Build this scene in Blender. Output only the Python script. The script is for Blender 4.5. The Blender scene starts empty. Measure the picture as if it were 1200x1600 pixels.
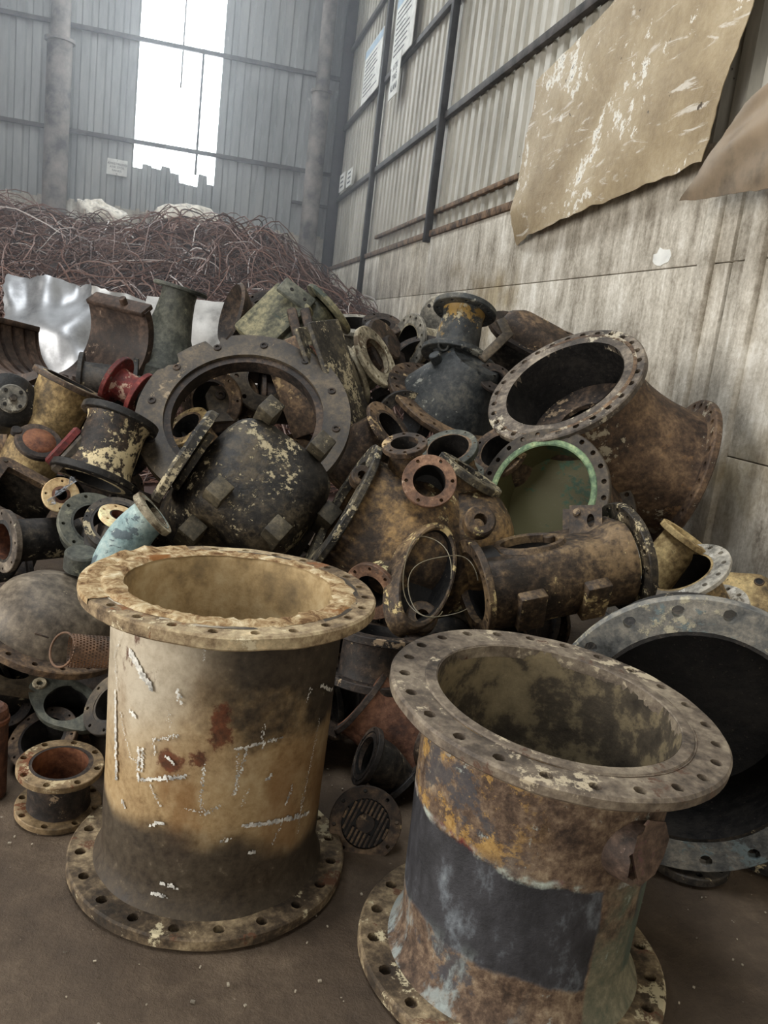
import bpy, bmesh, math, random
from math import pi, sin, cos, radians as rad
from mathutils import Vector as V, Matrix as Mx, noise as mn
S = bpy.context.scene
COL = S.collection
random.seed(7)

# ------------------------------------------------------------------ camera
F = 1290.0
RIGHT = V((0.9656, -0.2310, 0.1190)); UP = V((-0.0672, 0.2200, 0.9730)); FWD = V((0.2514, 0.9478, -0.1970))
FWD.normalize(); RIGHT = (RIGHT - FWD * RIGHT.dot(FWD)).normalized(); UP = RIGHT.cross(FWD)
CAM = V((0, 0, 1.5))
cd = bpy.data.cameras.new('camera'); cam = bpy.data.objects.new('camera', cd); COL.objects.link(cam)
cd.sensor_fit = 'VERTICAL'; cd.sensor_height = 36; cd.lens = 36 * F / 1600; cd.clip_end = 200
B = -FWD
cam.matrix_world = Mx(((RIGHT.x, UP.x, B.x, CAM.x), (RIGHT.y, UP.y, B.y, CAM.y), (RIGHT.z, UP.z, B.z, CAM.z), (0, 0, 0, 1)))
S.camera = cam

# ------------------------------------------------------------------ world, lamps, exposure
S.view_settings.view_transform = 'Standard'; S.view_settings.look = 'None'
S.view_settings.exposure = 0.26; S.view_settings.gamma = 1.0; S.view_settings.use_curve_mapping = False
w = bpy.data.worlds.new('overcast_sky'); S.world = w; w.use_nodes = True
w.node_tree.nodes['Background'].inputs[0].default_value = (0.90, 0.96, 1.0, 1)
w.node_tree.nodes['Background'].inputs[1].default_value = 9.0
def area(name, loc, rot, sx, sy, power, col):
    l = bpy.data.lights.new(name, 'AREA'); l.shape = 'RECTANGLE'; l.size = sx; l.size_y = sy; l.energy = power; l.color = col
    o = bpy.data.objects.new(name, l); o.location = loc; o.rotation_euler = [rad(a) for a in rot]; COL.objects.link(o); return o
area('roof_skylight', (-1.5, 2.0, 8.8), (0, 0, 0), 2.2, 7.0, 450, (0.95, 0.98, 1.0))
area('roof_skylight', (-1.5, 12.0, 8.8), (0, 0, 0), 2.0, 6.0, 300, (0.92, 0.97, 1.0))
area('gate_daylight', (-7.7, 1.5, 2.6), (0, -90, 0), 4.6, 5.0, 640, (1.0, 0.96, 0.90))
area('gate_daylight', (-2.5, -5.7, 2.6), (90, 0, 0), 4.0, 4.2, 130, (1.0, 0.95, 0.88))

# ------------------------------------------------------------------ materials
def lin(c):
    def f(x):
        x /= 255.0
        return x / 12.92 if x <= 0.04045 else ((x + 0.055) / 1.055) ** 2.4
    return (f(c[0]), f(c[1]), f(c[2]), 1.0)
class NT:
    def __init__(s, name):
        s.m = bpy.data.materials.new(name); s.m.use_nodes = True; s.t = s.m.node_tree; s.n = s.t.nodes
        s.b = s.n['Principled BSDF']
    def node(s, ty, **kw):
        q = s.n.new(ty)
        for k, v in kw.items(): setattr(q, k, v)
        return q
    def put(s, sock, v):
        if isinstance(v, bpy.types.NodeSocket): s.t.links.new(v, sock)
        elif isinstance(v, (tuple, list)) and len(v) == 3 and sock.type == 'RGBA': sock.default_value = lin(v)
        else: sock.default_value = v
    def coord(s, rnd=True):
        tc = s.node('ShaderNodeTexCoord').outputs['Object']
        if not rnd: return tc
        oi = s.node('ShaderNodeObjectInfo').outputs['Random']
        return s.vm('ADD', tc, s.m1('MULTIPLY', oi, 37.0))
    def vm(s, op, a, b):
        q = s.node('ShaderNodeVectorMath', operation=op); s.put(q.inputs[0], a)
        if isinstance(b, bpy.types.NodeSocket) or isinstance(b, (tuple, V)): s.put(q.inputs[1], b)
        else: q.inputs[1].default_value = (b, b, b)
        return q.outputs[0]
    def m1(s, op, a, b=0.0, c=0.0, clamp=False):
        q = s.node('ShaderNodeMath', operation=op, use_clamp=clamp)
        s.put(q.inputs[0], a); s.put(q.inputs[1], b); s.put(q.inputs[2], c); return q.outputs[0]
    def noise(s, vec, scale, detail=6, rough=0.6, stretch=None, dist=0.0):
        if stretch: vec = s.vm('MULTIPLY', vec, stretch)
        q = s.node('ShaderNodeTexNoise'); s.put(q.inputs['Vector'], vec)
        q.inputs['Scale'].default_value = scale; q.inputs['Detail'].default_value = detail
        q.inputs['Roughness'].default_value = rough; q.inputs['Distortion'].default_value = dist
        return q.outputs[0]
    def step(s, v, a, b):
        q = s.node('ShaderNodeMapRange', interpolation_type='SMOOTHSTEP')
        s.put(q.inputs['Value'], v); q.inputs['From Min'].default_value = a; q.inputs['From Max'].default_value = b
        return q.outputs[0]
    def mix(s, f, a, b):
        q = s.node('ShaderNodeMix', data_type='RGBA'); s.put(q.inputs[0], f); s.put(q.inputs[6], a); s.put(q.inputs[7], b)
        return q.outputs[2]
    def ramp(s, v, stops):
        q = s.node('ShaderNodeValToRGB'); s.put(q.inputs[0], v); e = q.color_ramp.elements
        while len(e) < len(stops): e.new(0.5)
        for el, (p, c) in zip(e, stops): el.position = p; el.color = lin(c)
        return q.outputs[0]
    def xyz(s, vec):
        q = s.node('ShaderNodeSeparateXYZ'); s.put(q.inputs[0], vec); return q.outputs
    def fin(s, col, rough=0.7, metal=0.0, height=None, bump=0.4, dist=0.01, spec=0.35):
        s.put(s.b.inputs['Base Color'], col); s.put(s.b.inputs['Roughness'], rough); s.put(s.b.inputs['Metallic'], metal)
        s.b.inputs['Specular IOR Level'].default_value = spec
        if height is not None:
            q = s.node('ShaderNodeBump'); q.inputs['Strength'].default_value = bump; q.inputs['Distance'].default_value = dist
            s.put(q.inputs['Height'], height); s.t.links.new(q.outputs[0], s.b.inputs['Normal'])
        return s.m

def metal(name, c1, c2, c3, chip=None, amt=0.6, csc=14, patch=None, pamt=0.58, psc=3.0, sc=4.0, rough=0.62, bump=0.5, spec=0.4):
    """weathered cast metal: three tones of grime and rust, paint chips, larger flakes of another paint"""
    t = NT(name); c = t.coord()
    big = t.noise(c, sc, 9, 0.68); fine = t.noise(c, sc * 9, 8, 0.7)
    v = t.m1('ADD', t.m1('MULTIPLY', big, 0.6), t.m1('MULTIPLY', fine, 0.4)); v = t.m1('MULTIPLY_ADD', v, 1.9, -0.45)
    dk = tuple(x * 0.62 for x in c1); lt = tuple(min(255, x * 1.22) for x in c3)
    col = t.ramp(v, [(0.26, dk), (0.40, c1), (0.52, c2), (0.64, c3), (0.78, lt)])
    h = fine
    if patch:
        p = t.m1('ADD', t.m1('MULTIPLY', t.noise(c, psc, 10, 0.72, dist=0.4), 0.85), t.m1('MULTIPLY', fine, 0.15))
        p = t.m1('MULTIPLY_ADD', p, 1.7, -0.35); pm = t.step(p, pamt, pamt + 0.05); col = t.mix(pm, col, patch); h = t.m1('ADD', h, t.m1('MULTIPLY', pm, 0.35))
    if chip:
        k = t.m1('ADD', t.m1('MULTIPLY', t.noise(c, csc, 8, 0.75), 0.6), t.m1('MULTIPLY', t.noise(c, csc * 0.18, 3, 0.5), 0.4))
        k = t.m1('MULTIPLY_ADD', k, 1.75, -0.375); km = t.step(k, amt, amt + 0.04); col = t.mix(km, col, chip); h = t.m1('ADD', h, t.m1('MULTIPLY', km, 0.4))
    dust = t.step(t.noise(c, 60, 4, 0.8), 0.62, 0.74); col = t.mix(t.m1('MULTIPLY', dust, 0.35), col, (150, 138, 118))
    r = t.m1('ADD', rough - 0.15, t.m1('MULTIPLY', fine, 0.35))
    return t.fin(col, r, 0.0, h, bump, 0.008, spec)

M = {}
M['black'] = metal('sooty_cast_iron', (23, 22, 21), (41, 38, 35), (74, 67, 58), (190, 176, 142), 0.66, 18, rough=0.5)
M['dome'] = metal('black_dome_iron', (28, 26, 24), (48, 43, 36), (84, 74, 58), (188, 174, 140), 0.61, 34, rough=0.42)
M['slab'] = metal('mottled_black_slab', (28, 27, 25), (54, 50, 44), (96, 88, 70), (176, 164, 134), 0.57, 40, rough=0.55)
M['brown'] = metal('brown_rusty_iron', (52, 42, 34), (84, 68, 54), (122, 100, 76), (186, 160, 120), 0.66, 20)
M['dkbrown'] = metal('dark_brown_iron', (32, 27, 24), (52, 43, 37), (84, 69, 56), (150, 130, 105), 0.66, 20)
M['ring'] = metal('grey_brown_ring', (50, 44, 37), (70, 62, 51), (94, 83, 67), (140, 124, 100), 0.68, 26, rough=0.55, bump=0.25)
M['elbow'] = metal('rust_brown_elbow', (68, 53, 42), (97, 77, 59), (128, 104, 79), (178, 168, 146), 0.61, 14, (128, 98, 68), 0.68, 2.2, rough=0.68)
M['steelface'] = metal('worn_flange_face', (70, 62, 54), (98, 88, 77), (132, 121, 106), (180, 170, 148), 0.64, 20, rough=0.55, bump=0.3)
M['tan'] = metal('tan_paint_iron', (110, 92, 62), (158, 134, 92), (196, 172, 122), (232, 216, 170), 0.66, 14, (84, 70, 50), 0.62, 3.2)
M['speck'] = metal('speckled_cream_black', (36, 31, 28), (66, 54, 44), (100, 82, 62), (214, 196, 154), 0.485, 26, rough=0.5)
M['olive'] = metal('mossy_olive_iron', (64, 64, 52), (96, 94, 75), (132, 126, 98), (186, 180, 146), 0.62, 14, (52, 60, 52), 0.57, 3.0)
M['slate'] = metal('slate_blue_iron', (38, 42, 44), (56, 59, 60), (84, 83, 77), (150, 150, 140), 0.66, 16, (128, 104, 62), 0.70, 5.0, rough=0.48)
M['slateyellow'] = metal('slate_iron_flaking_yellow', (38, 41, 42), (56, 57, 55), (86, 82, 72), (160, 150, 124), 0.64, 14, (140, 112, 58), 0.56, 4.5, rough=0.5)
M['greygreen'] = metal('grey_green_iron', (58, 60, 54), (78, 80, 72), (104, 104, 92), (140, 140, 120), 0.66, 16, rough=0.6)
M['grey'] = metal('grey_paint_iron', (92, 90, 84), (122, 118, 108), (156, 150, 136), (190, 184, 168), 0.64, 14, (84, 80, 72), 0.6, 3.0)
M['bluegrey'] = metal('blue_grey_flange', (84, 86, 86), (110, 110, 106), (142, 138, 128), (178, 172, 150), 0.6, 12, (112, 126, 128), 0.66, 2.6, rough=0.55)
M['blue'] = metal('pale_blue_paint', (112, 136, 138), (138, 162, 162), (162, 180, 176), (220, 230, 226), 0.64, 14, (84, 98, 104), 0.57, 7.0)
M['red'] = metal('red_paint_iron', (84, 34, 32), (112, 42, 40), (140, 66, 58), (190, 160, 140), 0.64, 14, (96, 70, 60), 0.6, 4.0)
M['orange'] = metal('orange_rust', (66, 42, 32), (92, 60, 44), (118, 82, 62), (160, 130, 100), 0.68, 14)
M['copper'] = metal('coppery_flange', (84, 62, 48), (116, 86, 66), (148, 114, 88), (200, 176, 150), 0.66, 18, (84, 66, 54), 0.58, 5.0, rough=0.5)
M['paletan'] = metal('pale_tan_flange', (168, 138, 98), (204, 174, 128), (226, 204, 160), (240, 226, 196), 0.68, 12, (120, 96, 68), 0.64, 5.0)
M['spoolface'] = metal('yellow_brown_spool', (92, 76, 54), (124, 104, 75), (152, 130, 98), (190, 172, 136), 0.68, 14, (110, 66, 38), 0.62, 4.0)
M['valve'] = metal('rusty_valve_casting', (58, 46, 35), (100, 80, 56), (146, 118, 78), (214, 200, 152), 0.635, 16, (186, 170, 118), 0.66, 2.6, rough=0.58, bump=0.7)
M['pump'] = metal('greasy_pump_housing', (44, 36, 29), (74, 60, 46), (118, 98, 72), (206, 184, 132), 0.63, 13, rough=0.5)
M['cream'] = metal('cream_grey_iron', (112, 104, 86), (150, 140, 118), (186, 176, 150), (214, 206, 180), 0.64, 14, (92, 78, 60), 0.58, 5.0)
M['white'] = metal('whitish_flange_face', (150, 146, 136), (190, 184, 170), (216, 210, 198), (236, 232, 222), 0.62, 20, (120, 112, 100), 0.62, 5.0, bump=0.3)
M['greenlip'] = metal('pale_green_lining', (96, 120, 92), (132, 154, 116), (170, 186, 140), (200, 206, 170), 0.64, 14, (120, 104, 80), 0.62, 5.0)
M['green'] = metal('green_lining', (44, 76, 56), (58, 90, 68), (74, 104, 80), (120, 132, 104), 0.75, 14, (92, 88, 58), 0.5, 1.0, rough=0.5, bump=0.15)
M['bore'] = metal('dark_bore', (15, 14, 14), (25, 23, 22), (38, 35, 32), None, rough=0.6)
M['rustbore'] = metal('rust_bore', (74, 44, 30), (102, 62, 42), (128, 84, 58), None, rough=0.65)
M['shell'] = metal('brown_bearing_shell', (46, 36, 31), (64, 51, 43), (90, 72, 61), (150, 130, 112), 0.68, 16, rough=0.55, bump=0.25)
M['domegrey'] = metal('brown_grey_dome', (72, 64, 54), (98, 88, 75), (122, 111, 95), (186, 172, 140), 0.7, 12, rough=0.55, bump=0.2)
M['lug'] = metal('olive_grey_lug', (60, 55, 45), (84, 77, 62), (110, 100, 80), (160, 148, 118), 0.64, 24, rough=0.55)

SPOTS = (((-0.124, -0.276, 0.555), 0.5, 0.034), ((-0.216, -0.211, 0.450), 0.9, 0.036), ((-0.163, -0.254, 0.473), 0.9, 0.024))
def m_left_pipe():
    t = NT('tan_pipe_with_soot_and_shade'); c = t.coord(False); x, y, z = t.xyz(c)
    big = t.noise(c, 5, 8, 0.65); fine = t.noise(c, 40, 8, 0.7); bl = t.noise(c, 2.3, 4, 0.5)
    v = t.m1('ADD', t.m1('MULTIPLY', big, 0.65), t.m1('MULTIPLY', fine, 0.35))
    tan_ = t.ramp(v, [(0.36, (128, 102, 68)), (0.5, (170, 144, 104)), (0.64, (190, 168, 130))])
    palew = t.ramp(v, [(0.36, (168, 158, 138)), (0.6, (204, 196, 178))])
    gm = t.m1('MULTIPLY', t.step(t.m1('ADD', z, t.m1('MULTIPLY', bl, 0.4)), 0.52, 0.85), t.step(t.m1('SUBTRACT', bl, x), 0.42, 0.72))
    col = t.mix(t.m1('MULTIPLY', gm, 0.8), tan_, palew)
    warm = t.m1('MULTIPLY', t.step(t.noise(c, 4, 5, 0.6, (1, 1, 0.5)), 0.5, 0.62), t.step(t.m1('ADD', z, t.m1('MULTIPLY', x, 0.3)), 0.62, 0.35))
    col = t.mix(t.m1('MULTIPLY', warm, 0.6), col, (128, 88, 46))
    # soot under the top flange (front and right side), painted shade down the right, soot band above the foot
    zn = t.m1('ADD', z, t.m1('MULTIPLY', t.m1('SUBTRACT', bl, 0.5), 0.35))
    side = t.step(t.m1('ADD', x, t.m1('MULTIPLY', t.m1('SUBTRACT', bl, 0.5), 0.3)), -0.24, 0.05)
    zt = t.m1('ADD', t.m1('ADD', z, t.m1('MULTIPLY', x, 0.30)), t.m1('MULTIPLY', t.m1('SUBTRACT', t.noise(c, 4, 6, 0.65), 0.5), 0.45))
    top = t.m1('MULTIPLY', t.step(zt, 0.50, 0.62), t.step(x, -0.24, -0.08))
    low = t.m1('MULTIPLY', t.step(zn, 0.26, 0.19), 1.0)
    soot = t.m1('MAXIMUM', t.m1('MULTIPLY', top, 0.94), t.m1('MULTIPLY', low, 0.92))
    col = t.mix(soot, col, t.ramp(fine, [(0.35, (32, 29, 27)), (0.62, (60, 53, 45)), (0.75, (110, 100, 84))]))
    rs = t.m1('MULTIPLY', t.step(t.noise(c, 7, 6, 0.65, (1, 1, 0.55)), 0.64, 0.69), t.step(z, 0.3, 0.4))
    col = t.mix(t.m1('MULTIPLY', rs, 0.85), col, (84, 40, 22))
    jit = t.m1('MULTIPLY', t.m1('SUBTRACT', t.noise(c, 24, 7, 0.75), 0.5), 0.09)
    for (px, py, pz), sz, rad_ in SPOTS:
        q = t.vm('MULTIPLY', t.vm('SUBTRACT', c, V((px, py, pz))), V((1, 1, sz))); ln = t.node('ShaderNodeVectorMath', operation='LENGTH'); t.put(ln.inputs[0], q)
        col = t.mix(t.m1('MULTIPLY', t.step(t.m1('ADD', ln.outputs['Value'], jit), rad_, rad_ * 0.55), 0.88), col, t.ramp(fine, [(0.35, (52, 26, 18)), (0.65, (112, 56, 32))]))
    sp = t.step(t.noise(c, 55, 5, 0.8), 0.66, 0.7); col = t.mix(t.m1('MULTIPLY', sp, 0.6), col, (92, 80, 62))
    return t.fin(col, t.m1('ADD', 0.42, t.m1('MULTIPLY', fine, 0.4)), 0, fine, 0.35, 0.006, 0.35)
def m_right_pipe():
    t = NT('peeling_black_band_pipe'); c = t.coord(False); x, y, z = t.xyz(c)
    big = t.noise(c, 5, 9, 0.7); fine = t.noise(c, 38, 8, 0.75); bl = t.noise(c, 3, 6, 0.6)
    v = t.m1('ADD', t.m1('MULTIPLY', big, 0.5), t.m1('MULTIPLY', fine, 0.5))
    col = t.ramp(v, [(0.40, (58, 46, 38)), (0.47, (92, 74, 60)), (0.54, (128, 108, 88)), (0.62, (168, 150, 124))])
    pb = t.step(t.noise(c, 4.2, 8, 0.7, (1, 1, 1.2)), 0.52, 0.56); left = t.step(t.m1('ADD', x, t.m1('MULTIPLY', y, -0.35)), 0.10, -0.08)
    col = t.mix(t.m1('MULTIPLY', pb, t.m1('MULTIPLY', left, 0.8)), col, (66, 68, 74))
    oy = t.m1('MULTIPLY', t.step(t.noise(c, 7.5, 10, 0.78, (1, 1, 1.1)), 0.52, 0.55), t.m1('MULTIPLY', left, t.step(z, 0.40, 0.46)))
    col = t.mix(oy, col, t.ramp(fine, [(0.4, (138, 104, 54)), (0.6, (184, 150, 92))]))
    lt = t.step(t.noise(c, 12, 8, 0.75), 0.60, 0.64); col = t.mix(t.m1('MULTIPLY', lt, 0.7), col, (170, 176, 168))
    # black band left where the outer layer peeled away
    edge = t.m1('MULTIPLY', t.m1('SUBTRACT', t.noise(c, 5, 7, 0.6), 0.5), 0.10)
    zz = t.m1('ADD', z, t.m1('ADD', edge, t.m1('MULTIPLY', x, 0.10)))
    band = t.m1('MULTIPLY', t.step(zz, 0.15, 0.165), t.step(zz, 0.415, 0.405))
    xx = t.m1('ADD', x, t.m1('MULTIPLY', edge, 0.4)); band = t.m1('MULTIPLY', band, t.m1('MAXIMUM', t.step(xx, 0.122, 0.114), t.step(xx, 0.222, 0.232)))
    bcol = t.ramp(t.noise(c, 9, 8, 0.7, (1, 1, 0.6)), [(0.42, (46, 46, 49)), (0.56, (64, 64, 68)), (0.66, (110, 116, 122)), (0.75, (160, 168, 168))])
    col = t.mix(band, col, bcol)
    rim = t.m1('MULTIPLY', t.step(zz, 0.402, 0.410), t.step(zz, 0.428, 0.418))
    col = t.mix(t.m1('MULTIPLY', rim, t.step(t.noise(c, 11, 6, 0.7), 0.42, 0.58)), col, t.ramp(big, [(0.45, (110, 44, 46)), (0.55, (180, 190, 180))]))
    gz = t.m1('MULTIPLY', t.step(x, 0.115, 0.125), t.step(z, 0.42, 0.36))
    gp = t.m1('MULTIPLY', gz, t.step(bl, 0.42, 0.55)); col = t.mix(t.m1('MULTIPLY', gp, 0.45), col, (110, 128, 108))
    lowl = t.m1('MULTIPLY', t.m1('MULTIPLY', t.step(z, 0.22, 0.12), t.step(x, 0.0, -0.12)), t.step(t.noise(c, 6, 8, 0.7, (1, 1, 0.5)), 0.47, 0.55))
    col = t.mix(t.m1('MULTIPLY', lowl, 0.75), col, (150, 160, 158))
    h = t.m1('SUBTRACT', fine, t.m1('MULTIPLY', band, 0.8))
    rgh = t.m1('SUBTRACT', 0.75, t.m1('MULTIPLY', band, 0.25))
    return t.fin(col, rgh, 0, h, 0.55, 0.008, 0.35)
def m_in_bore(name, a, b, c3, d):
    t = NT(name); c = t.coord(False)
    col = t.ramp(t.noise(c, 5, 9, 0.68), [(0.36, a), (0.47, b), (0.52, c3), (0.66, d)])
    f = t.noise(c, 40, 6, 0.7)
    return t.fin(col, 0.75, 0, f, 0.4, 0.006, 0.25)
def m_gasket():
    t = NT('torn_cream_gasket'); c = t.coord(False)
    f = t.noise(c, 22, 8, 0.72, dist=0.6); b = t.noise(c, 6, 5, 0.6)
    col = t.ramp(f, [(0.38, (98, 70, 44)), (0.46, (150, 122, 86)), (0.55, (188, 166, 128)), (0.66, (222, 208, 176))])
    col = t.mix(t.step(b, 0.6, 0.68), col, (138, 92, 50))
    return t.fin(col, 0.85, 0, f, 0.7, 0.008, 0.2)
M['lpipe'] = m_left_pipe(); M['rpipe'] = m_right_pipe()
M['lbore'] = m_in_bore('tan_inner_bore', (112, 96, 72), (150, 128, 92), (170, 146, 106), (196, 176, 138))
M['rbore'] = m_in_bore('spotted_inner_bore', (52, 47, 40), (80, 72, 60), (122, 110, 86), (152, 138, 108))
M['gasket'] = m_gasket()
M['lflange'] = metal('rust_flecked_tan_flange', (70, 58, 44), (112, 96, 74), (156, 138, 108), (206, 194, 160), 0.6, 18, (104, 72, 52), 0.64, 6.0, rough=0.7)
M['ltop'] = metal('tan_flange_top', (100, 82, 60), (150, 130, 100), (184, 166, 132), (220, 206, 172), 0.6, 14, (128, 84, 48), 0.6, 5.0, rough=0.75)
M['rflange'] = metal('grey_tan_flange', (84, 74, 64), (112, 100, 86), (140, 128, 110), (186, 172, 146), 0.64, 18, (92, 70, 56), 0.62, 5.0, rough=0.6, bump=0.3)

def m_concrete():
    t = NT('board_marked_concrete'); g = t.node('ShaderNodeNewGeometry').outputs['Position']; x, y, z = t.xyz(g)
    st = t.noise(g, 3.2, 9, 0.68, (1, 1, 0.16)); sm = t.noise(g, 12, 8, 0.7, (1, 1, 0.22)); f = t.noise(g, 45, 6, 0.75); b = t.noise(g, 0.8, 5, 0.6)
    v = t.m1('ADD', t.m1('MULTIPLY', st, 0.34), t.m1('ADD', t.m1('MULTIPLY', sm, 0.26), t.m1('ADD', t.m1('MULTIPLY', f, 0.18), t.m1('MULTIPLY', t.noise(g, 5, 9, 0.72), 0.22))))
    col = t.ramp(v, [(0.38, (92, 85, 74)), (0.45, (158, 150, 136)), (0.52, (202, 195, 181)), (0.59, (236, 232, 222))])
    col = t.mix(t.step(b, 0.52, 0.68), col, t.ramp(v, [(0.40, (112, 100, 82)), (0.60, (190, 176, 148))]))
    wh = t.step(t.noise(g, 2.6, 9, 0.75), 0.66, 0.70); col = t.mix(t.m1('MULTIPLY', wh, 0.7), col, (226, 222, 212))
    return t.fin(col, 0.9, 0, t.m1('ADD', sm, f), 0.5, 0.012, 0.2)
def m_clad(name, a, b, c3):
    t = NT(name); g = t.node('ShaderNodeNewGeometry').outputs['Position']
    v = t.m1('ADD', t.m1('MULTIPLY', t.noise(g, 1.3, 7, 0.65, (1, 1, 0.25)), 0.6), t.m1('MULTIPLY', t.noise(g, 9, 6, 0.7, (1, 1, 0.2)), 0.4))
    col = t.ramp(v, [(0.36, a), (0.5, b), (0.64, c3)])
    wh = t.step(t.noise(g, 1.8, 8, 0.7, (1, 1, 0.35)), 0.66, 0.70); col = t.mix(t.m1('MULTIPLY', wh, 0.6), col, (206, 206, 200))
    dk = t.step(t.noise(g, 16, 4, 0.7), 0.70, 0.72); col = t.mix(dk, col, (66, 60, 54))
    return t.fin(col, 0.55, 0.0, None, spec=0.4)
def m_floor():
    t = NT('oily_dirt_floor'); g = t.node('ShaderNodeNewGeometry').outputs['Position']
    a = t.noise(g, 1.6, 8, 0.62); b = t.noise(g, 10, 9, 0.72); f = t.noise(g, 60, 6, 0.75)
    v = t.m1('ADD', t.m1('MULTIPLY', a, 0.55), t.m1('ADD', t.m1('MULTIPLY', b, 0.3), t.m1('MULTIPLY', f, 0.15)))
    col = t.ramp(v, [(0.36, (66, 55, 45)), (0.5, (92, 78, 64)), (0.62, (122, 106, 88))])
    sc = t.step(t.noise(g, 3, 8, 0.7, (1.0, 7.0, 1.0), 0.6), 0.66, 0.70); col = t.mix(t.m1('MULTIPLY', sc, 0.4), col, (142, 128, 110))
    sp = t.step(t.noise(g, 34, 3, 0.6), 0.73, 0.75); col = t.mix(t.m1('MULTIPLY', sp, 0.7), col, (186, 176, 160))
    r = t.m1('ADD', 0.5, t.m1('MULTIPLY', b, 0.3))
    return t.fin(col, r, 0, t.m1('ADD', t.m1('MULTIPLY', b, 1.6), f), 0.6, 0.015, 0.35)
def m_plain(name, c, rough=0.6, var=0.15, sc=6, metalv=0.0, bump=0.2, spec=0.4):
    t = NT(name); o = t.coord(); v = t.noise(o, sc, 7, 0.65)
    lo = tuple(x * (1 - var * 2) for x in c); hi = tuple(min(255, x * (1 + var)) for x in c)
    return t.fin(t.ramp(v, [(0.36, lo), (0.5, c), (0.66, hi)]), rough, metalv, v, bump, 0.01, spec)
M['concrete'] = m_concrete(); M['floor'] = m_floor()
M['clad_back'] = m_clad('grey_corrugated_cladding', (118, 121, 120), (148, 151, 150), (170, 171, 168))
M['clad_right'] = m_clad('cream_corrugated_cladding', (146, 142, 130), (182, 178, 166), (208, 204, 194))
M['girt'] = m_plain('dark_steel_rail', (66, 62, 60), 0.6, 0.3)
M['rustrail'] = m_plain('rusty_steel_rail', (104, 84, 66), 0.7, 0.35, 9)
M['post'] = m_plain('dark_steel_post', (46, 45, 46), 0.55, 0.3)
M['column'] = m_plain('grey_pipe_column', (126, 120, 114), 0.6, 0.25, 3)
M['roof'] = m_plain('dull_roof', (78, 78, 76), 0.8)
M['paper'] = m_plain('white_sign_board', (226, 226, 220), 0.6, 0.05)
M['blueprint'] = m_plain('pale_blue_print', (168, 190, 206), 0.6, 0.05)
M['ink'] = m_plain('dark_print', (62, 62, 64), 0.7, 0.1)
M['silver'] = m_plain('crumpled_aluminium', (160, 162, 165), 0.40, 0.12, 3, 0.6, 0.2)
M['dullsheet'] = m_plain('dull_grey_sheet', (172, 170, 166), 0.42, 0.14, 3, 0.55, 0.1)
M['sack'] = m_plain('pale_woven_sack', (226, 220, 208), 0.9, 0.12, 12)
M['wire'] = m_plain('thin_steel_wire', (112, 104, 84), 0.4, 0.2)
M['mesh'] = m_plain('rusted_perforated_steel', (98, 74, 56), 0.6, 0.3, 12)
M['chalk'] = m_plain('scraped_white_marks', (214, 212, 204), 0.8, 0.2, 40)
M['torn'] = metal('torn_stub_metal', (70, 56, 48), (100, 82, 70), (130, 108, 92), (170, 150, 140), 0.66, 14, (116, 84, 84), 0.6, 5.0)
M['chip'] = m_plain('pale_grit', (168, 158, 140), 0.9, 0.25, 3)
def m_sheet():
    t = NT('scuffed_tan_sheet'); c = t.coord(False)
    a = t.noise(c, 1.4, 7, 0.62); f = t.noise(c, 26, 7, 0.72)
    sx = t.noise(c, 2.2, 9, 0.72, (1.0, 1.0, 5.0), 0.7)
    col = t.ramp(t.m1('ADD', t.m1('MULTIPLY', a, 0.75), t.m1('MULTIPLY', f, 0.25)), [(0.38, (142, 124, 94)), (0.5, (166, 148, 116)), (0.64, (188, 172, 142))])
    col = t.mix(t.m1('MULTIPLY', t.step(sx, 0.57, 0.64), 0.7), col, (222, 216, 204))
    fl = t.m1('ADD', t.m1('MULTIPLY', t.noise(c, 7, 9, 0.75), 0.6), t.m1('MULTIPLY', t.noise(c, 1.3, 3, 0.5), 0.4))
    col = t.mix(t.step(fl, 0.565, 0.58), col, (228, 224, 212)); col = t.mix(t.step(fl, 0.625, 0.635), col, (62, 54, 44))
    dk = t.step(t.noise(c, 9, 4, 0.7), 0.69, 0.71); col = t.mix(dk, col, (76, 64, 50))
    return t.fin(col, 0.5, 0, t.m1('ADD', a, f), 0.35, 0.02, 0.4)
M['tansheet'] = m_sheet()
M['brownsheet'] = m_plain('brown_grey_sheet', (128, 112, 92), 0.5, 0.15, 2.5, 0, 0.2)
def m_cable():
    t = NT('burnt_copper_cable'); at = t.node('ShaderNodeAttribute', attribute_name='tone').outputs['Fac']
    col = t.ramp(at, [(0.0, (58, 43, 40)), (0.35, (94, 70, 63)), (0.62, (126, 94, 82)), (0.82, (150, 128, 120)), (0.93, (156, 110, 88)), (1.0, (206, 198, 194))])
    return t.fin(col, 0.5, 0.1, None, spec=0.5)
M['cable'] = m_cable()
def m_film():
    t = NT('clear_plastic_film'); b = t.b
    b.inputs['Base Color'].default_value = (0.85, 0.9, 0.97, 1); b.inputs['Roughness'].default_value = 0.15
    b.inputs['Transmission Weight'].default_value = 0.75; b.inputs['IOR'].default_value = 1.25
    return t.m
M['film'] = m_film()

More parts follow.
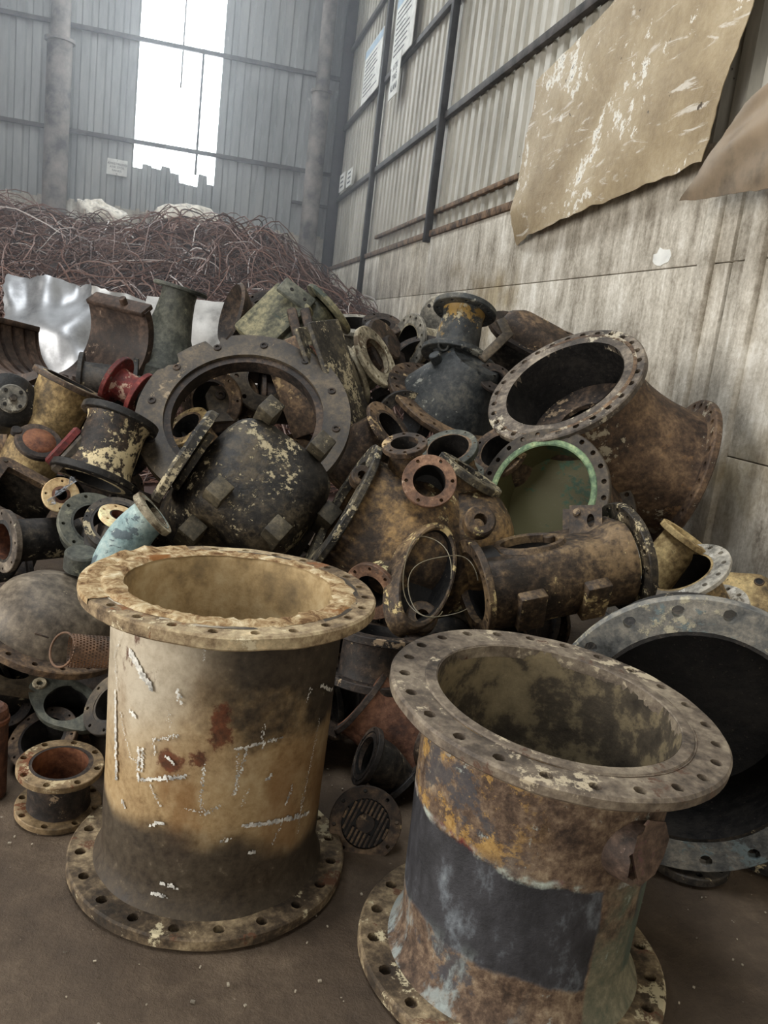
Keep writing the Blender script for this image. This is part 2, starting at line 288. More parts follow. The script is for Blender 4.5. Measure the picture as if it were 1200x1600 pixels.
# ------------------------------------------------------------------ geometry
class G:
    def __init__(s): s.v = []; s.f = []; s.T = Mx.Identity(4)
    def add(s, vs, fs, T=None):
        T = s.T @ T if T is not None else s.T
        n = len(s.v); s.v += [T @ V(p) for p in vs]; s.f += [[i + n for i in q] for q in fs]; return s
    def lathe(s, prof, n=48, T=None, closed=False, a0=0.0, a1=2 * pi):
        full = abs(a1 - a0 - 2 * pi) < 1e-6; k = n if full else n + 1; vs = []; fs = []; m = len(prof)
        for i in range(k):
            a = a0 + (a1 - a0) * i / n
            for r, z in prof: vs.append((r * cos(a), r * sin(a), z))
        for i in range(n):
            j = (i + 1) % k
            for p in range(m if closed else m - 1):
                q = (p + 1) % m
                fs.append((i * m + p, j * m + p, j * m + q, i * m + q))
        if not full and closed:
            fs.append(tuple(range(m))); fs.append(tuple(range((k - 1) * m, k * m))[::-1])
        return s.add(vs, fs, T)
    def flange(s, ri, ro, t, nh, rb=None, rh=None, T=None, ch=None, skip=()):
        """bolted ring, top face at z=0, true through holes"""
        rb = rb or ri + (ro - ri) * 0.60; rh = rh or (ro - ri) * 0.15; ch = ch if ch is not None else min(t * 0.2, (ro - ri) * 0.06)
        rh = min(rh, (ro - ch - rb) * 0.85, (rb - ri) * 0.85); R = ro - ch
        ns = max(4, math.ceil(64 / nh)); ns += ns % 2; nr = 2
        vs = []; fs = []
        def q4(a, b, c, d):
            n = len(vs); vs.extend((a, b, c, d)); fs.append((n, n + 1, n + 2, n + 3))
        P = lambda r, a, z: (r * cos(a), r * sin(a), z)
        for k in range(nh):
            ac = 2 * pi * k / nh; al = pi / nh
            bd = []
            bd += [(R, ac + al - 2 * al * i / ns) for i in range(ns)]
            bd += [(R + (ri - R) * i / nr, ac - al) for i in range(nr)]
            bd += [(ri, ac - al + 2 * al * i / ns) for i in range(ns)]
            bd += [(ri + (R - ri) * i / nr, ac + al) for i in range(nr)]
            m = len(bd); hl = []
            for r, a in bd:
                dx, dy = r - rb, (a - ac) * rb; 
                g = math.atan2(dy / (al * rb), dx / max(R - rb, rb - ri)); 
                hl.append((rb + rh * cos(g), ac + rh * sin(g) / rb))
            solid = k in skip
            for i in range(m):
                j = (i + 1) % m
                for z, fl in ((0.0, 1), (-t, 0)):
                    if solid:
                        tri = [P(*bd[i], z), P(*bd[j], z), P(rb, ac, z)]; n = len(vs); vs.extend(tri); fs.append((n, n + 2, n + 1) if fl else (n, n + 1, n + 2)); continue
                    if fl: q4(P(*bd[i], z), P(*hl[i], z), P(*hl[j], z), P(*bd[j], z))
                    else: q4(P(*bd[i], z), P(*bd[j], z), P(*hl[j], z), P(*hl[i], z))
                if not solid: q4(P(*hl[i], 0), P(*hl[i], -t), P(*hl[j], -t), P(*hl[j], 0))
            for i in range(ns):
                a, b = ac - al + 2 * al * i / ns, ac - al + 2 * al * (i + 1) / ns
                q4(P(ri, a, 0), P(ri, a, -t), P(ri, b, -t), P(ri, b, 0))
                for (r1, z1), (r2, z2) in (((R, 0), (ro, -ch)), ((ro, -ch), (ro, ch - t)), ((ro, ch - t), (R, -t))):
                    q4(P(r1, a, z1), P(r1, b, z1), P(r2, b, z2), P(r2, a, z2))
        return s.add(vs, fs, T)
    def sweep(s, path, radii, n=40, T=None, caps=False):
        """ring sweep along a smooth path (list of points) with a radius per point"""
        pts = [V(p) for p in path]; vs = []; fs = []; ref = None
        for i, p in enumerate(pts):
            d = (pts[min(i + 1, len(pts) - 1)] - pts[max(i - 1, 0)]).normalized()
            if ref is None: ref = d.orthogonal().normalized()
            ref = (ref - d * ref.dot(d)).normalized(); b = d.cross(ref)
            for k in range(n):
                a = 2 * pi * k / n; vs.append(p + (ref * cos(a) + b * sin(a)) * radii[i])
        for i in range(len(pts) - 1):
            for k in range(n):
                j = (k + 1) % n; fs.append((i * n + k, i * n + j, (i + 1) * n + j, (i + 1) * n + k))
        if caps: fs.append(tuple(range(n))[::-1]); fs.append(tuple(range((len(pts) - 1) * n, len(pts) * n)))
        return s.add(vs, fs, T)
    def shell(s, path, ro, wall, n=40, T=None):
        """hollow pipe: outer wall, inner wall and the two end rings"""
        s.sweep(path, ro, n, T); s.sweep(path[::-1], [r - wall for r in ro[::-1]], n, T)
        return s
    def box(s, sx, sy, sz, T=None, bev=0.0):
        x, y, z = sx / 2, sy / 2, sz / 2; b = min(bev, x * .9, y * .9, z * .9)
        if not b:
            vs = [(i * x, j * y, k * z) for i in (-1, 1) for j in (-1, 1) for k in (-1, 1)]
            return s.add(vs, [(0, 1, 3, 2), (4, 6, 7, 5), (0, 4, 5, 1), (2, 3, 7, 6), (0, 2, 6, 4), (1, 5, 7, 3)], T)
        bm = bmesh.new(); bmesh.ops.create_cube(bm, size=1.0)
        for q in bm.verts: q.co = V((q.co.x * sx, q.co.y * sy, q.co.z * sz))
        bmesh.ops.bevel(bm, geom=bm.edges[:], offset=b, segments=2, affect='EDGES', profile=0.5)
        bm.verts.index_update(); vs = [q.co.copy() for q in bm.verts]; fs = [[q.index for q in f.verts] for f in bm.faces]; bm.free()
        return s.add(vs, fs, T)
    def prism(s, outline, t, T=None, hole=None):
        """plate of thickness t from a 2D outline (CCW), optional single hole outline with as many points"""
        n = len(outline); vs = [(x, y, 0) for x, y in outline] + [(x, y, -t) for x, y in outline]
        fs = [(i, i + n, (i + 1) % n + n, (i + 1) % n) for i in range(n)]
        if hole:
            vs += [(x, y, 0) for x, y in hole] + [(x, y, -t) for x, y in hole]
            for i in range(n):
                j = (i + 1) % n
                fs += [(i, j, j + 2 * n, i + 2 * n), (i + n, i + 3 * n, j + 3 * n, j + n), (i + 2 * n, j + 2 * n, j + 3 * n, i + 3 * n)]
        else: fs += [tuple(range(n)), tuple(range(n, 2 * n))[::-1]]
        return s.add(vs, fs, T)
    def cyl(s, r, h, n=20, T=None, hole=0.0):
        c = min(r * .12, h * .3)
        if hole: return s.lathe([(hole, 0), (r - c, 0), (r, -c), (r, -h), (hole, -h)], n, T, closed=True)
        return s.lathe([(0, 0), (r - c, 0), (r, -c), (r, -h), (0, -h)], n, T)
    def ball(s, rx, ry, rz, T=None, n=32):
        pr = [(sin(pi * i / (n // 2)), cos(pi * i / (n // 2))) for i in range(n // 2 + 1)]
        return s.lathe(pr, n, (T or Mx.Identity(4)) @ Mx.Diagonal((rx, ry, rz, 1)))
    def rough(s, amp, fr=9.0, seed=0):
        o = V((seed * 3.1, seed * 1.7, seed))
        for i, p in enumerate(s.v): s.v[i] = p + V(mn.noise_vector(p * fr + o)) * amp
        return s
    def build(s, name, mat, parent=None, sharp=35, label=None):
        me = bpy.data.meshes.new(name); bm = bmesh.new(); vv = [bm.verts.new(p) for p in s.v]
        for q in s.f:
            try: bm.faces.new([vv[i] for i in q])
            except ValueError: pass
        bmesh.ops.remove_doubles(bm, verts=bm.verts[:], dist=2e-5); bmesh.ops.recalc_face_normals(bm, faces=bm.faces[:])
        bm.to_mesh(me); bm.free()
        me.polygons.foreach_set('use_smooth', [True] * len(me.polygons)); me.set_sharp_from_angle(angle=rad(sharp))
        me.materials.append(M[mat] if isinstance(mat, str) else mat)
        o = bpy.data.objects.new(name, me); COL.objects.link(o)
        if parent is not None: o.parent = parent
        if label: o['label'] = label
        return o
def tag(o, label, cat, group=None):
    o['label'] = label; o['category'] = cat
    if group: o['group'] = group
    return o
def thing(name, label, cat, T, group=None):
    o = bpy.data.objects.new(name, None); COL.objects.link(o); o.matrix_world = T; o.empty_display_size = 0.1
    return tag(o, label, cat, group)
def struct(o): o['kind'] = 'structure'; return o
def Tl(x, y, z): return Mx.Translation((x, y, z))
def Rx(a): return Mx.Rotation(rad(a), 4, 'X')
def Ry(a): return Mx.Rotation(rad(a), 4, 'Y')
def Rz(a): return Mx.Rotation(rad(a), 4, 'Z')
def frame(o, z, xref=None):
    z = V(z).normalized(); xref = V(xref) if xref is not None else RIGHT
    x = xref - z * xref.dot(z)
    if x.length < 0.1: x = UP - z * UP.dot(z)
    x.normalize(); y = z.cross(x)
    return Mx(((x.x, y.x, z.x, o[0]), (x.y, y.y, z.y, o[1]), (x.z, y.z, z.z, o[2]), (0, 0, 0, 1)))
def at(px, py, d): return CAM + (RIGHT * ((px - 600) / F) + UP * (-(py - 800) / F) + FWD) * d
def ndir(px, py, th, tilt):
    """direction seen at a pixel: th is its heading in the view, tilt 0 = towards the lens, 90 = across, 180 = away"""
    r = (at(px, py, 1) - CAM).normalized(); x = (RIGHT - r * RIGHT.dot(r)).normalized(); y = x.cross(r)
    y = -y if y.dot(UP) < 0 else y
    return (x * cos(rad(th)) + y * sin(rad(th))) * sin(rad(tilt)) - r * cos(rad(tilt))
def tr(px, py, d, th, tilt, xth=None):
    xr = ndir(px, py, xth, 90) if xth is not None else None
    return frame(at(px, py, d), ndir(px, py, th, tilt), xr)
def K(d): return d / F
def on_plane(T, px, py, z):
    """point of the thing's own plane z=const that a pixel's sight line meets, in the thing's frame"""
    Ti = T.inverted(); c = Ti @ CAM; q = Ti.to_3x3() @ (at(px, py, 1) - CAM); return c + q * ((z - c.z) / q.z)
def hit_cyl(T, px, py, R):
    """frame on a cylinder about the thing's z axis where a sight line meets it: z outward, x along the axis"""
    Ti = T.inverted(); c = Ti @ CAM; q = Ti.to_3x3() @ (at(px, py, 1) - CAM)
    A = q.x ** 2 + q.y ** 2; B2 = 2 * (c.x * q.x + c.y * q.y); C2 = c.x ** 2 + c.y ** 2 - R * R; t = (-B2 - math.sqrt(max(0, B2 * B2 - 4 * A * C2))) / (2 * A); p = c + q * t
    return frame(p, (p.x, p.y, 0), (0, 0, 1))

# ------------------------------------------------------------------ setting
YB = 17.0; XR = 2.75
def corrug(x0, x1, z0, z1, pitch=0.2, depth=0.035, top=None):
    """corrugated sheet in the local x-z plane; top(x) gives a ragged upper edge"""
    g = G(); xs = []; x = x0
    while x < x1 - 1e-6:
        for fx, fy in ((0, 0), (0.5, 0), (0.6, 1), (0.9, 1)):
            xx = x + fx * pitch
            if xx < x1: xs.append((xx, fy * depth))
        x += pitch
    xs.append((x1, 0)); vs = []; fs = []
    for xx, yy in xs:
        zt = top(xx) if top else z1
        vs += [(xx, yy, z0), (xx, yy, zt)]
    for i in range(len(xs) - 1): fs.append((2 * i, 2 * i + 2, 2 * i + 3, 2 * i + 1))
    return g.add(vs, fs)
# floor: gently uneven ground
g = G(); nx, ny = 90, 110; vs = []; fs = []
for j in range(ny + 1):
    for i in range(nx + 1):
        x = -8 + 11.2 * i / nx; y = -6 + 10.5 * j / ny
        z = mn.noise(V((x * 2.1, y * 2.1, 0))) * 0.006 + mn.noise(V((x * 7, y * 7, 3))) * 0.003 - 0.008
        vs.append((x, y, z))
for j in range(ny):
    for i in range(nx):
        a = j * (nx + 1) + i; fs.append((a, a + 1, a + nx + 2, a + nx + 1))
g.add(vs, fs); g.add([(-8, 4.3, -0.03), (3.2, 4.3, -0.03), (3.2, YB + .3, -0.008), (-8, YB + .3, -0.008)], [(0, 1, 2, 3)])
struct(g.build('floor', 'floor'))
# right wall: concrete base cast in panels, corrugated cladding above
wr = struct(G().box(0.25, YB + 6.2, 2.72, Tl(XR + 0.165, (YB - 6) / 2, 1.36)).build('wall_right', 'concrete'))
ys = [-6, -2, 1.2, 3.96, 9.8, YB]; zs = [0, 1.153, 2.14, 2.80]
for a, b in zip(ys[:-1], ys[1:]):
    for c, d in zip(zs[:-1], zs[1:]):
        G().box(0.09, b - a - 0.03, d - c - 0.005, Tl(XR + 0.045, (a + b) / 2, (c + d) / 2), 0.006).build('concrete_panel', 'concrete', wr)
# raised pilaster strip and ragged groove beside the seam
gp = G(); 
for k in range(2): gp.box(0.05, 0.12, 2.6, Tl(XR - 0.012, 4.16 - k * 0.42, 1.3), 0.012)
gp.rough(0.012, 5); struct(gp.build('trim_1', 'concrete'))
cr = corrug(0, YB + 6, 2.72, 9.0, 0.235, 0.085); cr.T = Mx.Identity(4)
cr.v = [V((XR + 0.06 + p.y, YB - p.x, p.z)) for p in cr.v]
struct(cr.build('corrugated_cladding', 'clad_right', wr))
# rails and posts on the right wall
def rail(name, p0, p1, wd, ht, m):
    p0, p1 = V(p0), V(p1); d = p1 - p0; T = frame((p0 + p1) / 2, V((0, 0, 1)) if abs(d.z) < 0.5 * d.length else V((0, 1, 0)), d)
    return struct(G().box(d.length, wd, ht, T, 0.006).build(name, m))
for i, z in enumerate((4.15, 5.46, 6.86)): rail('trim_%d' % (10 + i), (XR + 0.015, 4.2, z - 0.02), (XR + 0.015, YB - 0.1, z), 0.06, 0.08, 'girt')
rail('trim_14', (XR + 0.01, 6.6, 2.83), (XR + 0.01, YB, 2.84), 0.07, 0.07, 'rustrail')
rail('trim_15', (XR + 0.02, 6.6, 3.06), (XR + 0.02, 12.9, 3.10), 0.05, 0.05, 'rustrail')
for i, (y0, y1, z0) in enumerate(((12.85, 14.1, 2.1), (9.6, 10.05, 2.75))):
    rail('trim_%d' % (16 + i), (XR - 0.03, y0, z0), (XR - 0.03, y1, 7.4), 0.08, 0.10, 'post')
rail('trim_18', (XR - 0.05, YB - 0.06, 2.3), (XR - 0.05, YB - 0.06, 9), 0.2, 0.16, 'post')
# back wall with the tall opening
WX0, WX1 = -1.08, 0.40
bk = struct(G().box(11.2, 0.3, 3.44, Tl(-2.5, YB + 0.2, 1.72)).build('wall_back', 'concrete'))
rg = random.Random(3); ragz = {}
def rag(x):
    k = math.floor((x - WX0) / 0.17)
    if k not in ragz: ragz[k] = 4.24 + rg.uniform(-0.14, 0.13) - 0.10 * (x > -0.55)
    return ragz[k]
for nm, x0, x1, z1, top in (('wall_back_cladding', -8, WX0, 9, None), ('wall_back_cladding', WX1, XR + .1, 9, None), ('wall_back_cladding', WX0, WX1, 4.3, rag)):
    q = corrug(x0, x1, 3.40, z1, 0.27 if top is None else 0.17, 0.05, top); q.v = [V((p.x, YB + 0.02 + p.y, p.z)) for p in q.v]
    struct(q.build('corrugated_cladding', 'clad_back', bk))
for i, z in enumerate((4.60, 6.34)): rail('trim_%d' % (20 + i), (-8, YB - 0.02, z), (XR, YB - 0.02, z), 0.07, 0.075, 'girt')
rail('trim_23', (1.9, YB - 0.02, 4.0), (XR, YB - 0.02, 4.0), 0.05, 0.06, 'girt')
win = struct(G().box(0.045, 0.05, 2.2, Tl(0.05, YB + 0.02, 5.3)).build('window_1', 'girt'))
G().box(0.03, 0.03, 2.6, Tl(-0.32, YB + 0.16, 7.0)).build('glazing_bar', 'girt', win)
for i, (x, zc) in enumerate(((-2.38, 5.95), (2.24, 5.95))):
    r = 0.21 if i == 0 else 0.17
    cl = struct(G().lathe([(r, 0), (r, zc), (r * 1.22, zc), (r * 1.22, zc + .05), (r * .78, zc + .06), (r * .78, 9)], 20, Tl(x, YB - 0.3, 0)).build('trim_%d' % (30 + i), 'column'))
    G().box(0.36, 0.36, 0.06, Tl(x, YB - .3, 0.03), .01).build('base_plate', 'column', cl)
# unseen sides of the hall that shape its daylight
struct(G().box(0.2, YB + 6, 9, Tl(-8.1, (YB - 6) / 2, 4.5)).build('wall_left', 'roof'))
struct(G().box(11.4, 0.2, 9, Tl(-2.5, -6.1, 4.5)).build('wall_front', 'roof'))
struct(G().box(11.6, YB + 6.4, 0.15, Tl(-2.5, (YB - 6) / 2, 9.08)).build('ceiling', 'roof'))

# signs
def plate_on_right(name, y0, y1, z0, z1, label, x=XR - 0.06, tilt=0, nl=0, head=None, text=None):
    T = Mx(((0, 0, -1, x), (-1, 0, 0, (y0 + y1) / 2), (0, 1, 0, (z0 + z1) / 2), (0, 0, 0, 1))) @ Rz(tilt)
    W_, H_ = y1 - y0, z1 - z0
    o = thing(name, label, 'sign', T); G().box(W_, H_, 0.012, None, 0.002).build('board', 'paper', o)
    if head: G().box(W_ * 0.98, H_ * 0.14, 0.002, Tl(0, H_ * 0.41, 0.0075)).build('header_band', 'blueprint', o)
    if nl:
        rr = random.Random(int(y0 * 10)); gl = G()
        for k in range(nl):
            wl = W_ * rr.uniform(0.45, 0.8); yy = H_ * (0.26 - 0.62 * k / max(1, nl - 1))
            gl.box(wl, H_ * 0.022, 0.002, Tl(-W_ * .42 + wl / 2, yy, 0.0075))
        gl.build('print_line', 'ink', o)['kind'] = 'stuff'
    return o
def words(txt, size, T, parent, name='lettering'):
    cu = bpy.data.curves.new(name, 'FONT'); cu.body = txt; cu.size = size; cu.align_x = 'CENTER'; cu.align_y = 'CENTER'; cu.extrude = 0.001
    ob = bpy.data.objects.new(name, cu); me = bpy.data.meshes.new_from_object(ob); bpy.data.objects.remove(ob)
    me.materials.clear(); me.materials.append(M['ink'])
    o = bpy.data.objects.new(name, me); COL.objects.link(o); o.parent = parent; o.matrix_local = T
    return o
plate_on_right('notice_board', 13.62, 14.95, 5.40, 6.26, 'white printed notice board nearest the hall corner, pale blue header', nl=9, head=True)
plate_on_right('notice_board', 11.65, 12.80, 5.42, 6.35, 'larger white printed notice board right of the dark post', nl=9, head=True)
o = plate_on_right('notice_board', 12.15, 12.68, 4.95, 5.50, 'narrow white sign hanging below the larger notice board, three short words', x=XR - 0.075)
for k, tx in enumerate(('ATIK', 'YAĞ', 'ALANI')): words(tx, 0.13, Tl(0, 0.13 - k * 0.14, 0.008), o)
o = plate_on_right('notice_board', 15.80, 16.30, 4.19, 4.50, 'small white sign low beside the corner post, first of two'); words('A', .001, Tl(0, 0, 0), o) if 0 else None
for k in range(3): G().box(.28, .03, .002, Tl(0, .08 - k * .08, .0075)).build('print_line', 'ink', o)
o = plate_on_right('notice_board', 15.10, 15.56, 4.17, 4.46, 'small white sign next to the corner one, further along the cladding')
for k in range(3): G().box(.26, .03, .002, Tl(0, .08 - k * .08, .0075)).build('print_line', 'ink', o)
T = Mx(((1, 0, 0, -1.355), (0, 0, -1, YB - 0.02), (0, 1, 0, 4.10), (0, 0, 0, 1))) @ Rz(-1)
o = thing('area_sign', 'white rectangular sign with three lines of capitals on the back cladding left of the window', 'sign', T)
G().box(0.36, 0.28, 0.012, None, 0.002).build('board', 'paper', o)
for k, tx in enumerate(('AYRIŞTIRILMIŞ', 'ATIK STOK', 'SAHASI')): words(tx, 0.052, Tl(0, 0.055 - k * 0.058, 0.008), o)
for y in (0.115, -0.115): G().cyl(0.008, 0.006, 8, Tl(0, y, 0.012)).build('screw', 'girt', o)

# sheets hung over the right wall
def sheet(name, corners, n, m, bulge, mat, label, cat, th=0.004, seed=0, wav=0.03, edge=0.0, creases=0, normal=None, curl=None):
    """a bent metal sheet through four corners (bottom-left, bottom-right, top-right, top-left), with thickness"""
    c = [V(p) for p in corners]; vs = []; fs = []; rr = random.Random(seed)
    N = (normal or (c[1] - c[0]).cross(c[3] - c[0])).normalized()
    cs = [(rr.random(), rr.random(), rr.uniform(0, pi), rr.uniform(.5, 1)) for _ in range(creases)]
    for j in range(m + 1):
        for i in range(n + 1):
            u, v = i / n, j / m
            p = c[0] * (1 - u) * (1 - v) + c[1] * u * (1 - v) + c[2] * u * v + c[3] * (1 - u) * v
            h = bulge * sin(pi * u) * sin(pi * v) + wav * mn.noise(V((u * 3 + seed, v * 3, seed)))
            for a, b, an, k in cs: h += 0.05 * k * max(0, 0.25 - abs((u - a) * cos(an) + (v - b) * sin(an))) * (1 if k > .75 else -1)
            if curl: h += curl(u, v)
            p = p + N * h
            if edge and (i in (0, n) or j in (0, m)): p = p + (c[1] - c[0]).normalized() * edge * mn.noise(V((u * 19, v * 19, seed))) + (c[3] - c[0]).normalized() * edge * mn.noise(V((u * 17, v * 23, seed + 5)))
            vs.append(p)
    k = len(vs); vs += [p - N * th for p in vs]
    for j in range(m):
        for i in range(n):
            a = j * (n + 1) + i; q = (a, a + 1, a + n + 2, a + n + 1); fs += [q, tuple(x + k for x in q)[::-1]]
    ring = [i for i in range(n + 1)] + [(n + 1) * j + n for j in range(1, m + 1)] + [m * (n + 1) + i for i in range(n - 1, -1, -1)] + [(n + 1) * j for j in range(m - 1, 0, -1)]
    for a, b in zip(ring, ring[1:] + ring[:1]): fs.append((a, a + k, b + k, b))
    o0 = sum(c, V()) / 4; T = Mx.Translation(o0); root = None
    gg = G(); gg.add([p - o0 for p in vs], fs); ob = gg.build(name, mat, None, 28); ob.location = o0
    return tag(ob, label, cat)
xs_ = XR - 0.12
sheet('tan_sheet', [(xs_, 6.97, 2.47), (xs_, 4.22, 2.66), (xs_, 3.85, 4.15), (xs_ + .02, 6.85, 3.74)], 60, 40, 0.03, 'tansheet', 'large scuffed tan sheet hung over the right wall, bottom corner curling', 'metal sheet', seed=2, wav=0.035, edge=0.022,
      curl=lambda u, v: -0.10 * max(0, 1 - (u * 6)) * max(0, 1 - v * 5))
sheet('brown_sheet', [(xs_ - 0.13, 4.15, 2.43), (xs_ - 0.10, 2.9, 2.36), (xs_ - 0.06, 2.9, 3.12), (xs_ - 0.10, 3.78, 2.83)], 30, 24, 0.03, 'brownsheet', 'smaller brown-grey sheet overlapping the big tan one at its lower edge', 'metal sheet', seed=5, wav=0.03, edge=0.012)
sheet('upper_sheet', [(xs_ + .02, 3.74, 3.10), (xs_, 3.0, 3.22), (xs_, 3.0, 4.0), (xs_ + .02, 3.72, 3.9)], 20, 20, 0.03, 'brownsheet', 'brown sheet above the smaller one, only its side seen past the big tan sheet', 'metal sheet', seed=8, wav=0.03, edge=0.012)
gpp = G(); n_ = 16; gpp.prism([(0.10 * cos(2 * pi * i / n_) * (1 + .4 * mn.noise(V((i * .9, 1, 1)))), 0.05 * sin(2 * pi * i / n_) * (1 + .4 * mn.noise(V((i * .9, 5, 1))))) for i in range(n_)], 0.003, Mx(((0, 0, -1, XR - 0.003), (-1, 0, 0, 4.64), (0, 1, 0, 2.21), (0, 0, 0, 1))))
gpp.build('paint_patch', 'paper', wr, label='patch of white paint on the concrete')

# ------------------------------------------------------------------ cable heap and what fences it in
def heap_z(x, y):
    q = (y - 8.3) / 4.0; r = max(0, min(1, q)); r = r * r * (3 - 2 * r)
    crest = 2.60 + 0.05 * x + 0.10 * sin(x * 1.9 + 0.6) + 0.10 * mn.noise(V((x * .9, y * .9, 1)))
    fr = 1 - max(0, min(1, (x - 0.75) / 2.2)) ** 1.5 * 0.42
    return ((1.30 + (crest - 1.30) * r) * fr + 0.12) * max(0, min(1, (y - 6.7) / 1.0)) ** .8 - 0.12 + 0.10 * mn.noise(V((x * 2, y * 2, 4)))
g = G(); tones = []; rr = random.Random(11)
nx, ny = 44, 30; vs = []; fs = []
for j in range(ny + 1):
    for i in range(nx + 1):
        x = -5.0 + 7.6 * i / nx; y = 6.7 + 8.9 * j / ny
        vs.append((x, y, max(-.02, heap_z(x, y) - 0.10)))
for j in range(ny):
    for i in range(nx):
        a = j * (nx + 1) + i; fs.append((a, a + 1, a + nx + 2, a + nx + 1))
g.add(vs, fs); tones += [0.12] * len(g.v)
for k in range(5000):
    x = rr.uniform(-4.4, 2.65); y = rr.uniform(7.6, 13.2) if k < 4300 else rr.uniform(6.85, 7.7); a = rr.uniform(0, 2 * pi); r = rr.choice((0.004, 0.005, 0.007, 0.009))
    L = rr.uniform(0.5, 1.8); n = 9; cv = rr.gauss(0, 1.4); arch = rr.uniform(0, 0.18) if rr.random() < 0.75 else rr.uniform(0.1, 0.34); pts = []
    tn = min(1, max(0, rr.gauss(0.45, 0.25))); tn = 1.0 if rr.random() < 0.02 else tn
    for i in range(n):
        u = i / (n - 1); pts.append(V((x, y, max(0, heap_z(x, y)) + 0.01 + arch * sin(pi * u) + 0.03 * rr.random())))
        x += cos(a) * L / n; y += sin(a) * L / n; a += cv * L / n + rr.gauss(0, 0.12); x = min(x, 2.70)
        y = max(y, 6.85)
    b = len(g.v); g.sweep(pts, [r] * n, 4); tones += [tn] * (len(g.v) - b)
me = bpy.data.meshes.new('copper_cable_heap'); me.from_pydata(g.v, [], g.f); at_ = me.attributes.new('tone', 'FLOAT', 'POINT'); at_.data.foreach_set('value', tones)
me.materials.append(M['cable']); ob = bpy.data.objects.new('copper_cable_heap', me); COL.objects.link(ob)
ob['kind'] = 'stuff'; tag(ob, 'high heap of tangled burnt copper cable before the back wall', 'cable')
def sack(px, py, d, sx, sy, sz, label):
    gg = G(); gg.ball(sx, sy, sz, None, 32); gg.rough(0.16, 3.2, px); gg.rough(0.05, 9, px)
    ob = gg.build('sack', 'sack', None, 60); ob.location = at(px, py, d); return tag(ob, label, 'sack')
sack(155, 338, 12.3, .36, .3, .24, 'pale sack on top of the cable heap, under the white sign')
sack(290, 345, 12.3, .46, .3, .22, 'wide pale sack on the cable heap crest below the window')
P = lambda x, y, d: at(x, y, d)
sheet('crumpled_sheet', [P(2, 620, 5.7), P(150, 620, 5.7), P(142, 442, 6.0), P(10, 429, 6.0)], 26, 26, 0.05, 'silver', 'crumpled silver aluminium sheet standing in front of the cable heap', 'metal sheet', seed=4, wav=0.10, edge=0.02, creases=14)
sheet('plain_sheet', [P(120, 600, 6.2), P(262, 600, 6.2), P(258, 478, 6.4), P(140, 446, 6.4)], 20, 16, 0.05, 'dullsheet', 'dull grey sheet with folded top edge beside the crumpled silver one', 'metal sheet', seed=6, wav=0.06, edge=0.015, creases=3)
sheet('plain_sheet', [P(215, 600, 6.1), P(420, 600, 6.0), P(420, 478, 6.2), P(230, 462, 6.3)], 20, 16, 0.05, 'dullsheet', 'flat pale grey sheet behind the grey-green pipe bell', 'metal sheet', seed=9, wav=0.04, edge=0.01)

# ------------------------------------------------------------------ builders for pipe scrap
def ringbody(g, ro, ri, L, flare0=0.0, flare1=0.0, fl=0.05, n=56):
    """straight hollow body from z=0 down to z=-L, outside flared into its flanges"""
    pr = []
    for i in range(7):
        u = i / 6; pr.append((ro + flare0 * (1 - u) ** 2, -fl * u))
    for i in range(9): pr.append((ro, -fl - (L - 2 * fl) * (i + 1) / 10))
    for i in range(7):
        u = 1 - i / 6; pr.append((ro + flare1 * (1 - u) ** 2, -L + fl * u))
    inn = [(ri, -L)] + [(ri, -L + L * (i + 1) / 6) for i in range(6)]
    g.lathe(pr, n); g.lathe([pr[-1], inn[0]], n); g.lathe([inn[-1], pr[0]], n)
    return inn
def spool(name, label, cat, T, ro, L, fr, ft=0.03, nh=12, bore=None, mat='brown', fmat=None, bmat='bore', fr2=None, nh2=None, r2=None, flare=0.02, f1=True, f2=True, rgh=0.002, rh=None, closed=0):
    """flanged pipe: body, flange, flange, bore; face of the first flange at the origin looking along +z"""
    o = thing(name, label, cat, T); fmat = fmat or mat; bore = bore or ro * 0.88; r2 = r2 or ro; fr2 = fr2 or fr
    g = G(); pr = []; n = 14; fl = min(L * 0.3, 0.08)
    for i in range(n + 1):
        u = i / n; z = -0.003 - (L - 0.006) * u; r = ro + (r2 - ro) * u
        r += flare * (max(0, 1 - u * L / fl) ** 2 + max(0, 1 - (1 - u) * L / fl) ** 2); pr.append((r, z))
    g.lathe(pr, 48); b2 = bore * r2 / ro
    g.lathe([(bore, 0), pr[0]], 48); g.lathe([pr[-1], (b2, -L)], 48)
    g.rough(rgh, 9, len(label)); g.build('body', mat, o)
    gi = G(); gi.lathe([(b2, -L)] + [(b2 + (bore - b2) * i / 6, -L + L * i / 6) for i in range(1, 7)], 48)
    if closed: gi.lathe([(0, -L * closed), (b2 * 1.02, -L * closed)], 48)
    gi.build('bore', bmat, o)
    if f1: G().flange(ro * 0.995, fr, ft, nh, rh=rh).rough(rgh, 9, 1).build('flange', fmat, o)
    if f2: G().flange(r2 * 0.995, fr2, ft, nh2 or nh, rh=rh, T=Tl(0, 0, -L) @ Rx(180)).rough(rgh, 9, 2).build('flange', fmat if nh2 is None else mat, o)
    return o
